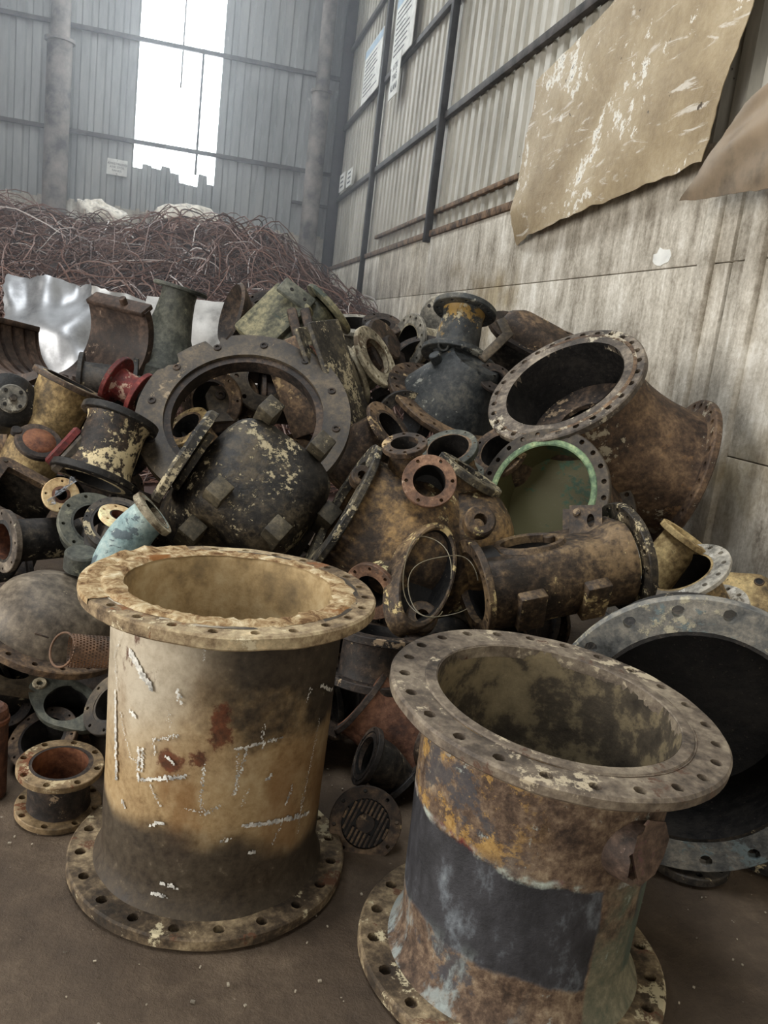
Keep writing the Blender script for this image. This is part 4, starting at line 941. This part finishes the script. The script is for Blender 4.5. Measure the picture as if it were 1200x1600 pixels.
# cream elbow and discs
d = 4.6; k = K(d); T = tr(590, 556, d, 28, 66); p = T.inverted() @ at(548, 588, d + .1)
bend('pipe_elbow', 'cream-grey elbow with oval open flange tilted to the wall, on the pile crest', 'pipe elbow', T, [(0, 0, 0), p], (.125, .125), .02, .185, .03, 10, 'cream', 'cream', 'brown', ends=[V((0, 0, -1)), V((-.4, -.4, -.6))])
d = 4.85; k = K(d); T = tr(608, 545, d, 25, 66)
o = thing('blind_flange', 'dark plain disc standing behind the cream-grey elbow', 'flange', T); G().cyl(52 * k, 12 * k, 48).rough(.002).build('plate', 'dkbrown', o); G().cyl(20 * k, 10 * k, 30, Tl(0, 0, 9 * k)).build('hub', 'dkbrown', o)
spool('flange_stub', 'pale grey flange with a ring of holes, against the concrete wall', 'pipe', tr(636, 536, 5.1, 168, 58), .12, .3, .185, .025, 14, .11, 'cream', 'grey', rh=.011)
spool('flange_stub', 'dark bowl rim tucked behind the wide slate cone', 'pipe', tr(652, 556, 4.9, 110, 50), .14, .25, .18, .03, 8, .13, 'dkbrown')
spool('flange_stub', 'small ribbed block crowded behind the cream-grey elbow', 'pipe', tr(598, 505, 5.2, 80, 60), .08, .22, .13, .03, 6, .05, 'dkbrown')
spool('flange_stub', 'thin oval flange lying behind the ribbed square casting', 'pipe', tr(560, 505, 5.3, 85, 74), .15, .2, .21, .03, 8, .14, 'grey')
d = 5.35; k = K(d); T = tr(692, 505, d, 190, 30)
o = thing('blind_flange', 'grey-brown disc leaning on the wall behind the slate spool neck', 'flange', T); G().cyl(45 * k, 10 * k, 44).build('plate', 'grey', o)
for i in range(8): G().cyl(3 * k, 1.5 * k, 10, Tl(36 * k * cos(i * pi / 4), 36 * k * sin(i * pi / 4), 1 * k)).build('bolt', 'bore', o)
# slate spool on slate cone
d = 4.75; k = K(d)
T = tr(727, 481, d, 78, 116)
spool('slate_spool', 'slate pipe spool flaking yellow paint, topmost on the pile against the wall', 'pipe', T, 30 * k, 86 * k, 50 * k, 9 * k, 12, 24 * k, 'slateyellow', 'slate', fr2=52 * k, r2=36 * k, flare=.03)
d = 4.55; k = K(d)
T = tr(745, 562, d, 60, 70)
o = thing('slate_cone', 'wide slate-blue cone with a big bolted flange, below the yellow-flaked spool', 'pipe', T)
g = G(); g.lathe([(40 * k, 0), (44 * k, -4 * k), (48 * k, -14 * k), (58 * k, -34 * k), (70 * k, -58 * k), (84 * k, -86 * k), (90 * k, -98 * k)], 56); g.lathe([(0, 0), (40 * k, 0)], 40); g.rough(.005, 5); g.build('body', 'slate', o)
G().flange(84 * k, 112 * k, 10 * k, 26, rh=3.6 * k, T=Tl(0, 0, -84 * k)).rough(.002).build('flange', 'brown', o)
for a, r, z in ((150, 60, -24), (185, 62, -22), (20, 66, -30), (335, 70, -34)): G().cyl(9 * k, 16 * k, 18, Rz(a) @ Tl(r * k, 0, z * k) @ Ry(50) @ Tl(0, 0, 6 * k)).build('boss', 'slate', o)
g = G(); g.lathe([(7.5 * k + 2.2 * k * cos(q), 2.2 * k * sin(q)) for q in [2 * pi * i / 8 for i in range(8)]], 20, Rz(168) @ Tl(56 * k, 0, -6 * k) @ Rx(90), True); g.build('lifting_eye', 'slate', o)
# brown long cover and its bracket
d = 4.95; k = K(d)
T = tr(838, 528, d, 62, 62, -28)
o = thing('long_cover', 'brown elongated cover over a dark open box, next to the wall above the big elbow', 'casing', T)
def capsule(l, r, n=12): return [(l + r * cos(a), r * sin(a)) for a in [-pi / 2 + pi * i / n for i in range(n + 1)]] + [(-l + r * cos(a), r * sin(a)) for a in [pi / 2 + pi * i / n for i in range(n + 1)]]
g = G(); A = capsule(28 * k, 34 * k); B_ = capsule(28 * k, 30 * k); C_ = capsule(24 * k, 20 * k); n = len(A)
vs = [(x, y, -4 * k) for x, y in A] + [(x, y, 14 * k) for x, y in B_] + [(x, y, 24 * k) for x, y in C_]
g.add(vs, [(i, (i + 1) % n, (i + 1) % n + n, i + n) for i in range(n)] + [(i + n, (i + 1) % n + n, (i + 1) % n + 2 * n, i + 2 * n) for i in range(n)] + [tuple(range(2 * n, 3 * n))]); g.rough(.003); g.build('cover', 'brown', o, 50)
g = G(); g.prism(capsule(34 * k, 46 * k), 7 * k, Tl(0, 0, -3 * k)); g.rough(.002); g.build('rim_plate', 'dkbrown', o)
g = G(); g.box(96 * k, 66 * k, 90 * k, Tl(-6 * k, -4 * k, -54 * k), 5 * k); g.build('box_body', 'black', o)
Ti = T.inverted(); d2 = 4.6; k = K(d2)
q = thing('angle_bracket', 'bent grey-brown strap bracket in front of the dark open box', 'bracket', tr(775, 540, d2, 60, 30, 48))
G().box(70 * k, 15 * k, 7 * k, None, 1.5 * k).rough(.001).build('strap', 'ring', q); G().box(30 * k, 16 * k, 7 * k, Tl(33 * k, 12 * k, 0) @ Rz(68), 1.5 * k).rough(.001).build('strap_end', 'ring', q)
spool('flange_stub', 'small dark flange tucked under the strap bracket', 'pipe', tr(776, 590, 4.5, 60, 50), .06, .2, .11, .02, 6, .05, 'dkbrown')
spool('flange_stub', 'little round knob flange poking up behind the big elbow rim', 'pipe', tr(886, 520, 5.1, 70, 80), .04, .2, .06, .03, 4, .02, 'brown')
# brown bell and rings above the valve casting
d = 4.15; k = K(d); T = tr(612, 668, d, 38, 66)
spool('pipe_bell', 'brown flared pipe with thin flange, between notched ring and slate cone', 'pipe', T, 34 * k, 110 * k, 50 * k, 7 * k, 10, 28 * k, 'brown', fr2=66 * k, r2=52 * k, flare=.03, rh=2.4 * k)
spool('flange_stub', 'brown ring flange with greenish bore, above the coppery port', 'pipe', tr(700, 700, 3.85, 105, 52), .105, .2, .14, .03, 8, .098, 'brown', 'greygreen')
spool('flange_stub', 'brown flange half hidden under the slate cone, beside the green lip', 'pipe', tr(778, 704, 3.95, 130, 44), .10, .3, .145, .03, 8, .09, 'brown')

# ------------------------------------------------------------------ left flank
d = 4.05; k = K(d); T = tr(110, 596, d, 62, 86)
o = spool('tan_pipe', 'long tan-yellow pipe lying downhill with thin top flange, below the smooth half shell', 'pipe', T, 44 * k, 175 * k, 57 * k, 8 * k, 12, 38 * k, 'tan', 'brown', flare=.01)
d = 3.72; k = K(d); T = tr(62, 688, d, 70, 44)
o = thing('hub_cover', 'round dark cover with rusty hub lying on the tan-yellow pipe', 'cover', T); G().cyl(36 * k, 8 * k, 40).rough(.002).build('plate', 'dkbrown', o); G().lathe([(0, 5 * k), (18 * k, 4 * k), (25 * k, 0), (26 * k, -2 * k)], 32).build('hub', 'rustbore', o); G().cyl(8 * k, 10 * k, 14, Tl(-36 * k, 4 * k, 2 * k)).build('ear', 'dkbrown', o)
d = 3.62; k = K(d); T = tr(93, 692, d, 138, 90)
o = thing('paired_disc', 'red disc bolted to a bare steel disc, seen edge-on beside the hub cover', 'flange', T); G().cyl(36 * k, 12 * k, 40).build('red_disc', 'red', o); G().cyl(40 * k, 14 * k, 40, Tl(0, 0, -14 * k)).build('steel_disc', 'ring', o)
d = 4.15; k = K(d); T = tr(178, 594, d, 148, 112)
spool('red_spool', 'short red pipe spool with rusty flanges, in front of the smooth half shell', 'pipe', T, 24 * k, 52 * k, 42 * k, 8 * k, 8, 19 * k, 'red', 'red', fr2=38 * k)
d = 3.72; k = K(d); T = tr(190, 650, d, 66, 104)
spool('speckled_spool', 'black pipe spool flecked with cream paint, left of the notched ring', 'pipe', T, 44 * k, 112 * k, 60 * k, 11 * k, 10, 38 * k, 'speck', 'black', fr2=68 * k, r2=50 * k, flare=.035)
d = 3.5; k = K(d); T = tr(38, 775, d, 62, 48, -32)
def rsq(h, r, n=6):
    out = []
    for cx, cy, a0 in ((1, 1, 0), (-1, 1, 90), (-1, -1, 180), (1, -1, 270)):
        for i in range(n + 1): a = rad(a0 + 90 * i / n); out.append((cx * (h - r) + r * cos(a), cy * (h - r) + r * sin(a)))
    return out
o = thing('square_duct', 'dark square duct frame with rounded corners, mouth open, below the tan-yellow pipe', 'duct', T)
G().prism(rsq(64 * k, 18 * k), 10 * k, None, rsq(44 * k, 3 * k)).rough(.002).build('frame', 'brown', o); G().prism(rsq(48 * k, 6 * k), 130 * k, Tl(0, 0, -9 * k), rsq(44 * k, 3 * k)).build('duct', 'black', o)
for sx in (-1, 1):
    for sy in (-1, 1): G().cyl(4 * k, 3 * k, 10, Tl(sx * 53 * k, sy * 53 * k, 2 * k)).build('bolt', 'ring', o)
d = 3.85; k = K(d); T = tr(20, 622, d, 40, 20)
o = thing('gland_cover', 'grey round gland cover with four bolts, on a dark housing beside the tan-yellow pipe', 'cover', T); G().cyl(23 * k, 8 * k, 36).build('plate', 'grey', o)
G().lathe([(23 * k, -7 * k), (38 * k, -10 * k), (44 * k, -16 * k), (46 * k, -60 * k), (0, -60 * k)], 40).build('housing', 'black', o); G().cyl(6 * k, 6 * k, 6, Tl(0, 0, 6 * k)).build('stud', 'black', o)
for i in range(4): G().cyl(3 * k, 2 * k, 10, Rz(45 + 90 * i) @ Tl(16 * k, 0, 1.5 * k)).build('bolt', 'bore', o)
d = 3.3; k = K(d); T = tr(96, 773, d, 40, 16)
o = spool('small_flange', 'small tan flange with four holes, plastic film hooked through it', 'flange', T, 14 * k, 60 * k, 28 * k, 7 * k, 4, 9 * k, 'orange', 'paletan', flare=.004, f2=False)
g = G(); vs = []; fs = []
for i in range(13):
    for j in range(7):
        u, v = i / 12, j / 6; vs.append((-18 + 36 * u + 4 * sin(v * 7 + i) , (-14 + 40 * u) + (v - .5) * (10 + 8 * sin(i * .8)), 4 + 5 * sin(i * 1.1 + j * 1.7) + 3 * sin(j * 2.3)))
for i in range(12):
    for j in range(6): a = i * 7 + j; fs.append((a, a + 1, a + 8, a + 7))
g.add([V(p) * k for p in vs], fs); q = g.build('plastic_film', 'film', None, 80); q.matrix_world = T; tag(q, 'crumpled strip of clear plastic film caught in the small tan flange', 'plastic film')
d = 3.25; k = K(d); T = tr(3, 846, d, 184, 66)
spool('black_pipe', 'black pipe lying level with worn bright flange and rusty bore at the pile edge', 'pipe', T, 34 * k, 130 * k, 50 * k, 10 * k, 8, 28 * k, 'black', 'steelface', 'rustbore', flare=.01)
d = 3.3; k = K(d); T = tr(150, 818, d, 60, 34)
spool('ring_flange', 'grey-green ring flange above the brown-grey dome cover', 'flange', T, 38 * k, 40 * k, 57 * k, 10 * k, 9, 34 * k, 'greygreen', 'greygreen', f2=False)
d = 3.22; k = K(d); T = tr(185, 818, d, 75, 36)
spool('ring_flange', 'dark bowl flange overlapping the grey-green ring', 'flange', T, 42 * k, 46 * k, 52 * k, 6 * k, 8, 38 * k, 'black', 'black', f2=False)
d = 3.12; k = K(d); T = tr(187, 805, d, 70, 58)
spool('small_flange', 'small pale tan flange on a dark stub inside the bowl flange', 'flange', T, 15 * k, 60 * k, 31 * k, 8 * k, 6, 13 * k, 'black', 'paletan', 'rustbore', flare=.003, f2=False)
d = 3.0; k = K(d); T = tr(243, 800, d, 38, 80); p = T.inverted() @ at(176, 905, d + .02)
bend('pipe_elbow', 'pale blue elbow with one cream flange, behind the tall tan pipe', 'pipe elbow', T, [(0, 0, 0), p], (29 * k, 40 * k), .012, 40 * k, 11 * k, 8, 'blue', 'cream', ends=[V((0, 0, -1)), (T.inverted().to_3x3() @ ndir(172, 890, 262, 95))], f2=False)
d = 2.95; k = K(d); T = tr(80, 975, d, 74, 58)
o = thing('dome_cover', 'wide brown-grey dome cover with bolted rim, lying behind the tall tan pipe', 'cover', T); Ti = T.inverted()
g = G(); g.lathe([(0, 72 * k), (36 * k, 70 * k), (64 * k, 60 * k), (84 * k, 42 * k), (94 * k, 20 * k), (98 * k, 0)], 56); g.rough(.004, 4); g.build('dome', 'domegrey', o)
G().flange(96 * k, 124 * k, 13 * k, 18, rh=4.5 * k).rough(.002).build('flange', 'brown', o)
g = G(); g.cyl(26 * k, 30 * k, 24, Ti @ tr(128, 862, d + .05, 85, 60)); g.build('boss', 'greygreen', o)
g = G(); g.box(22 * k, 14 * k, 14 * k, Ti @ tr(66, 992, d - .19, 70, 40), 2 * k); g.build('lug', 'dkbrown', o)
# perforated roll: real holes
d = 2.58; k = K(d); T = tr(108, 1016, d, 176, 84)
o = thing('strainer_basket', 'rusty perforated strainer tube lying beside the tall tan pipe, wire loop at its end', 'strainer', T)
g = G(); na, nz = 34, 20; r = 26 * k; L = 100 * k; vs = []; fs = []
for j in range(nz):
    for i in range(na):
        cs = []
        for ii, jj in ((i, j), (i + 1, j), (i + 1, j + 1), (i, j + 1)): cs.append((2 * pi * (ii + .5 * j) / na, -L * jj / nz))
        ca = sum(c[0] for c in cs) / 4; cz = sum(c[1] for c in cs) / 4; b = len(vs)
        for a, z in cs: vs.append((r * cos(a), r * sin(a), z))
        for a, z in cs: a2 = ca + (a - ca) * .55; z2 = cz + (z - cz) * .55; vs.append((r * cos(a2), r * sin(a2), z2))
        for q in range(4): w_ = (q + 1) % 4; fs.append((b + q, b + w_, b + w_ + 4, b + q + 4))
g.add(vs, fs); g.rough(.006, 7); g.build('perforated_tube', 'mesh', o)
g = G(); g.lathe([(27 * k + 1.8 * k * cos(q), 1.8 * k * sin(q)) for q in [2 * pi * i / 8 for i in range(8)]], 30, Tl(0, 0, 10 * k) @ Ry(35), True); g.build('wire_loop', 'mesh', o)
# bottom left cluster
d = 2.85; k = K(d); T = tr(22, 1046, d, 80, 56, -8)
o = thing('port_block', 'dark angular block with round ports, beneath the brown-grey dome rim', 'casting', T)
sq = rsq(50 * k, 8 * k, 5); G().prism(sq, 14 * k, None, [(26 * k * cos(2 * pi * i / 24 + pi / 24), 26 * k * sin(2 * pi * i / 24 + pi / 24)) for i in range(24)]).build('plate', 'ring', o)
G().prism(rsq(44 * k, 6 * k), 74 * k, Tl(0, 0, -13 * k), rsq(38 * k, 4 * k)).build('block', 'black', o)
spool('flange_stub', 'dark open pipe mouth under the angular block', 'pipe', tr(10, 1100, 2.8, 130, 30), .06, .15, .085, .02, 6, .05, 'dkbrown')
d = 2.78; k = K(d); T = tr(104, 1098, d, 95, 36, -25)
o = thing('lug_flange', 'oval olive-grey flange with a corner lug hole, behind the yellow-brown spool', 'flange', T)
n = 32; ol = []; hl = []
for i in range(n):
    a = 2 * pi * i / n; r = 46 + 24 * max(0, cos(a - rad(158))) ** 6 + 22 * max(0, cos(a - rad(-25))) ** 6; ol.append((r * k * cos(a), r * k * sin(a) * .92)); hl.append((33 * k * cos(a), 33 * k * sin(a)))
G().prism(ol, 10 * k, None, hl).rough(.002).build('plate', 'greygreen', o); G().lathe([(33 * k, -1 * k), (33 * k, -60 * k), (0, -60 * k)], 32).build('bore', 'bore', o)
a = rad(158); G().cyl(11 * k, 6 * k, 16, Tl(57 * k * cos(a), 54 * k * sin(a), 3 * k), hole=5 * k).build('boss', 'cream', o)
spool('flange_stub', 'dark ring flange edge showing beside the tall tan pipe wall', 'pipe', tr(172, 1098, 2.7, 150, 50), .07, .2, .11, .02, 8, .06, 'black', 'ring')
d = 2.72; k = K(d); T = tr(66, 1150, d, 130, 44)
spool('brown_spool', 'brown pipe spool tilted up on edge, behind the yellow-brown spool', 'pipe', T, 38 * k, 60 * k, 55 * k, 10 * k, 8, 34 * k, 'dkbrown', 'brown', 'bore')
d = 2.5; k = K(d); T = frame((-0.262, 2.40, 0.168), (0.02, -0.10, 1))
spool('yellow_brown_spool', 'short yellow-brown flanged spool standing on the floor beside the tall tan pipe', 'pipe', T, 46 * k, 0.162, 64 * k, 11 * k, 8, 41 * k, 'dkbrown', 'spoolface', 'rustbore', flare=.008, rh=6 * k)
d = 2.5; k = K(d); T = frame(at(-16, 1100, d), (0, 0, 1))
o = thing('red_canister', 'narrow rust-red cylinder standing at the floor edge near the brown spool', 'canister', T); G().lathe([(0, 0), (20 * k, -1 * k), (26 * k, -6 * k), (28 * k, -14 * k), (28 * k, -150 * k), (26 * k, -156 * k), (0, -156 * k)], 32).build('body', 'orange', o); G().lathe([(28 * k, -20 * k), (30 * k, -22 * k), (30 * k, -28 * k), (28 * k, -30 * k)], 32).build('band', 'rustbore', o)

# ------------------------------------------------------------------ between the two big pipes
d = 2.52; k = K(d); T = tr(571, 1287, d, -80, 9)
o = thing('slotted_strainer', 'brown round strainer end with slanted slots, on the floor between the two big pipes', 'strainer', T)
G().flange(38 * k, 57 * k, 9 * k, 8, rh=3.2 * k, rb=49 * k).rough(.0015).build('flange', 'brown', o)
G().lathe([(0, -3 * k), (14 * k, -3 * k), (15 * k, -4 * k)], 30).build('hub', 'dkbrown', o)
G().lathe([(0, -9 * k), (38 * k, -9 * k)], 30).build('recess', 'bore', o)
for i in range(-5, 6):
    x = i * 7 * k; hh = math.sqrt(max(0, 36 ** 2 - (i * 7) ** 2)) * k
    if abs(i) > 2: G().box(3.6 * k, 2 * hh, 6 * k, Rz(-28) @ Tl(x, 0, -5 * k)).build('bar', 'brown', o)
    else:
        for sg in (-1, 1): G().box(3.6 * k, hh - 13 * k, 6 * k, Rz(-28) @ Tl(x, sg * (hh + 13 * k) / 2, -5 * k)).build('bar', 'brown', o)
G().lathe([(44 * k, -8 * k), (46 * k, -60 * k), (40 * k, -110 * k), (0, -112 * k)], 36).rough(.003).build('body', 'black', o)
spool('flange_stub', 'dark ring flange standing on edge in the gap behind the slotted strainer', 'pipe', tr(528, 1085, 3.0, 20, 40), .11, .2, .16, .025, 8, .10, 'dkbrown', 'dkbrown')
spool('rust_drum', 'orange-rust round drum in the dark gap below the valve casting', 'drum', tr(560, 1090, 3.0, 140, 82), .13, .32, .15, .02, 8, .12, 'orange', 'dkbrown')
d = 2.75; k = K(d); T = tr(570, 1180, d, 160, 70); p = T.inverted() @ at(625, 1230, d + .1)
bend('pipe_elbow', 'small black elbow lying in the gap above the slotted strainer', 'pipe elbow', T, [(0, 0, 0), p], (.075, .075), .012, .10, .02, 6, 'black', 'dkbrown', ends=[V((0, 0, -1)), T.inverted().to_3x3() @ ndir(620, 1220, -50, 100)])
spool('flange_stub', 'brown flange plate wedged below the valve casting', 'pipe', tr(590, 985, 3.05, 80, 80), .12, .2, .17, .03, 8, .11, 'dkbrown')

# ------------------------------------------------------------------ tan tee and plate by the wall
d = 3.4; k = K(d); T = tr(1064, 893, d, 112, 60)
o = spool('tan_tee', 'tan tee piece with whitish oblong flange, between the barrel housing and the wall', 'pipe tee', T, 50 * k, 90 * k, 76 * k, 9 * k, 14, 46 * k, 'tan', 'white', 'bore', flare=.008, rh=4.2 * k)
Ti = T.inverted(); Tp = Ti @ tr(1073, 836, d + .12, 52, 84)
G().flange(30 * k, 44 * k, 10 * k, 10, rh=3 * k, T=Tp).build('branch_flange', 'tan', o)
g = G(); g.lathe([(32 * k, -8 * k), (34 * k, -60 * k), (36 * k, -100 * k)], 36, Tp); g.build('branch', 'tan', o)
d = 3.55; k = K(d); T = tr(1165, 935, d, 80, 38, -6)
o = thing('corner_plate', 'rusty tan plate with a rounded corner and one hole, leaning at the wall foot', 'plate', T)
G().prism([(-60 * k, -80 * k), (34 * k, -80 * k), (36 * k, 30 * k), (30 * k, 46 * k), (18 * k, 52 * k), (-50 * k, 48 * k)], 9 * k).rough(.002).build('plate', 'tan', o)
G().cyl(8 * k, 3 * k, 16, Tl(18 * k, 36 * k, 1.5 * k), hole=5.5 * k).build('hole_rim', 'brown', o); G().cyl(5.6 * k, 1 * k, 14, Tl(18 * k, 36 * k, .6 * k)).build('hole', 'bore', o)
for px, py, dd, lb in ((1066, 1362, 2.66, 'dark flange lying flat on the floor under the very wide flanged pipe'), (1192, 1366, 2.75, 'second dark flange flat on the floor, nearer the wall')):
    k = K(dd); T = frame(at(px, py, dd), (0, 0, 1)); T.translation.z = 0.03
    o = thing('floor_flange', lb, 'flange', T); G().flange(.07, .135, .028, 8, rh=.012).build('flange', 'black', o); G().lathe([(.07, 0), (.07, .03), (.06, .03), (.06, -.028)], 30, None).build('collar', 'black', o)

# ------------------------------------------------------------------ dark scrap deeper in the pile
rr = random.Random(21)
def pile_z(x, y): return 0.62 * (y - 2.55)
fill = 0
for j in range(3):
    for i in range(8):
        y = 3.15 + j * 0.5; x = -1.5 + i * 0.52 + (j % 2) * .25
        if x > 2.2 or x < -1.1 or (x > 1.1 and y < 3.3): continue
        z = max(0.13, pile_z(x, y) - 0.52)
        a = rr.uniform(0, 2 * pi); el = rr.uniform(-.4, .4); ax = V((cos(a) * cos(el), sin(a) * cos(el), sin(el)))
        r = rr.uniform(.09, .13)
        fill += 1
        if fill in (17, 18, 20, 21): continue
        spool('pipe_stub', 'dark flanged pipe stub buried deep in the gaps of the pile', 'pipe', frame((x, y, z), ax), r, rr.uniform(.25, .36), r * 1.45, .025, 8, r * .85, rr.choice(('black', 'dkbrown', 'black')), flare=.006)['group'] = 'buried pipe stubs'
for x, y, rr_, a, m_ in ((0.62, 2.86, .10, 20, 'black'), (0.95, 2.62, .09, 100, 'dkbrown'), (-0.62, 2.98, .11, 60, 'black'), (-0.30, 3.02, .10, 150, 'dkbrown'), (0.20, 2.98, .11, 10, 'black'), (-1.0, 3.0, .12, 100, 'dkbrown'), (1.30, 2.75, .10, 45, 'black'), (1.75, 2.75, .10, 120, 'dkbrown'), (0.42, 2.72, .07, 80, 'black'), (-0.62, 3.32, .12, 30, 'dkbrown'), (1.12, 3.08, .12, 80, 'black'), (1.50, 3.08, .12, 20, 'dkbrown'), (1.85, 3.15, .12, 140, 'black'), (-0.52, 2.70, .07, 20, 'black')):
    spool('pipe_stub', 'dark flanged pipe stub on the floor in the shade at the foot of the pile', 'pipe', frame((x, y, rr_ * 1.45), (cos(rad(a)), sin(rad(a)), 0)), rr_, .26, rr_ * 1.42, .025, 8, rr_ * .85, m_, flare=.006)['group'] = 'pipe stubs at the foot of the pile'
for i, x in enumerate((-0.75, -0.25, 0.25, 0.70, 1.15)):
    for j in range(4 if x > -.3 else 3):
        a = rad(rr.uniform(-35, 35) + (90 if (i + j) % 2 else 0))
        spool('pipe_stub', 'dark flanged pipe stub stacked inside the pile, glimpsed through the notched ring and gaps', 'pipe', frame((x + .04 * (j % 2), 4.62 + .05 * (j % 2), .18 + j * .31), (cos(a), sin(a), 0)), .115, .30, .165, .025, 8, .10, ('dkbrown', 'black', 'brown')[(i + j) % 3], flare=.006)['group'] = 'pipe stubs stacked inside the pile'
for x, y, r_, a in ((1.95, 3.8, .13, 20), (1.55, 3.75, .12, 100), (2.3, 3.55, .12, 60), (2.25, 4.35, .13, 10), (1.05, 4.1, .12, 60), (-0.65, 4.15, .13, 20), (-1.05, 3.7, .12, 80), (-0.2, 4.0, .12, 120)):
    spool('pipe_stub', 'dark flanged pipe stub stacked inside the pile, glimpsed through the notched ring and gaps', 'pipe', frame((x, y, r_ * 1.42), (cos(rad(a)), sin(rad(a)), 0)), r_, .30, r_ * 1.42, .025, 8, r_ * .87, 'dkbrown', flare=.006)['group'] = 'pipe stubs stacked inside the pile'
# grit on the floor
g = G(); rr = random.Random(9)
for i in range(420):
    x = rr.uniform(-1.2, 2.4); y = rr.uniform(0.9, 2.8); s_ = rr.uniform(.0015, .006)
    g.box(s_ * rr.uniform(.6, 2), s_, s_ * .7, Tl(x, y, -0.004 + s_ * .3) @ Rz(rr.uniform(0, 180)))
q = g.build('floor_grit', 'chip'); q['kind'] = 'stuff'; tag(q, 'pale grit and paint chips scattered over the dirt floor', 'grit')

# ------------------------------------------------------------------ dusty haze hanging in the far half of the hall
hm = bpy.data.materials.new('dust_haze'); hm.use_nodes = True; nt = hm.node_tree; nt.nodes.remove(nt.nodes['Principled BSDF'])
vs_ = nt.nodes.new('ShaderNodeVolumeScatter'); vs_.inputs['Color'].default_value = (0.88, 0.93, 1.0, 1); vs_.inputs['Density'].default_value = 0.034; vs_.inputs['Anisotropy'].default_value = 0.3
nt.links.new(vs_.outputs[0], nt.nodes['Material Output'].inputs['Volume'])
M['haze'] = hm
q = G().box(10.6, 9.5, 8.6, Tl(-2.62, 12.1, 4.5)).build('haze', 'haze'); q['kind'] = 'stuff'; tag(q, 'thin dusty haze in the air of the far half of the hall', 'haze')
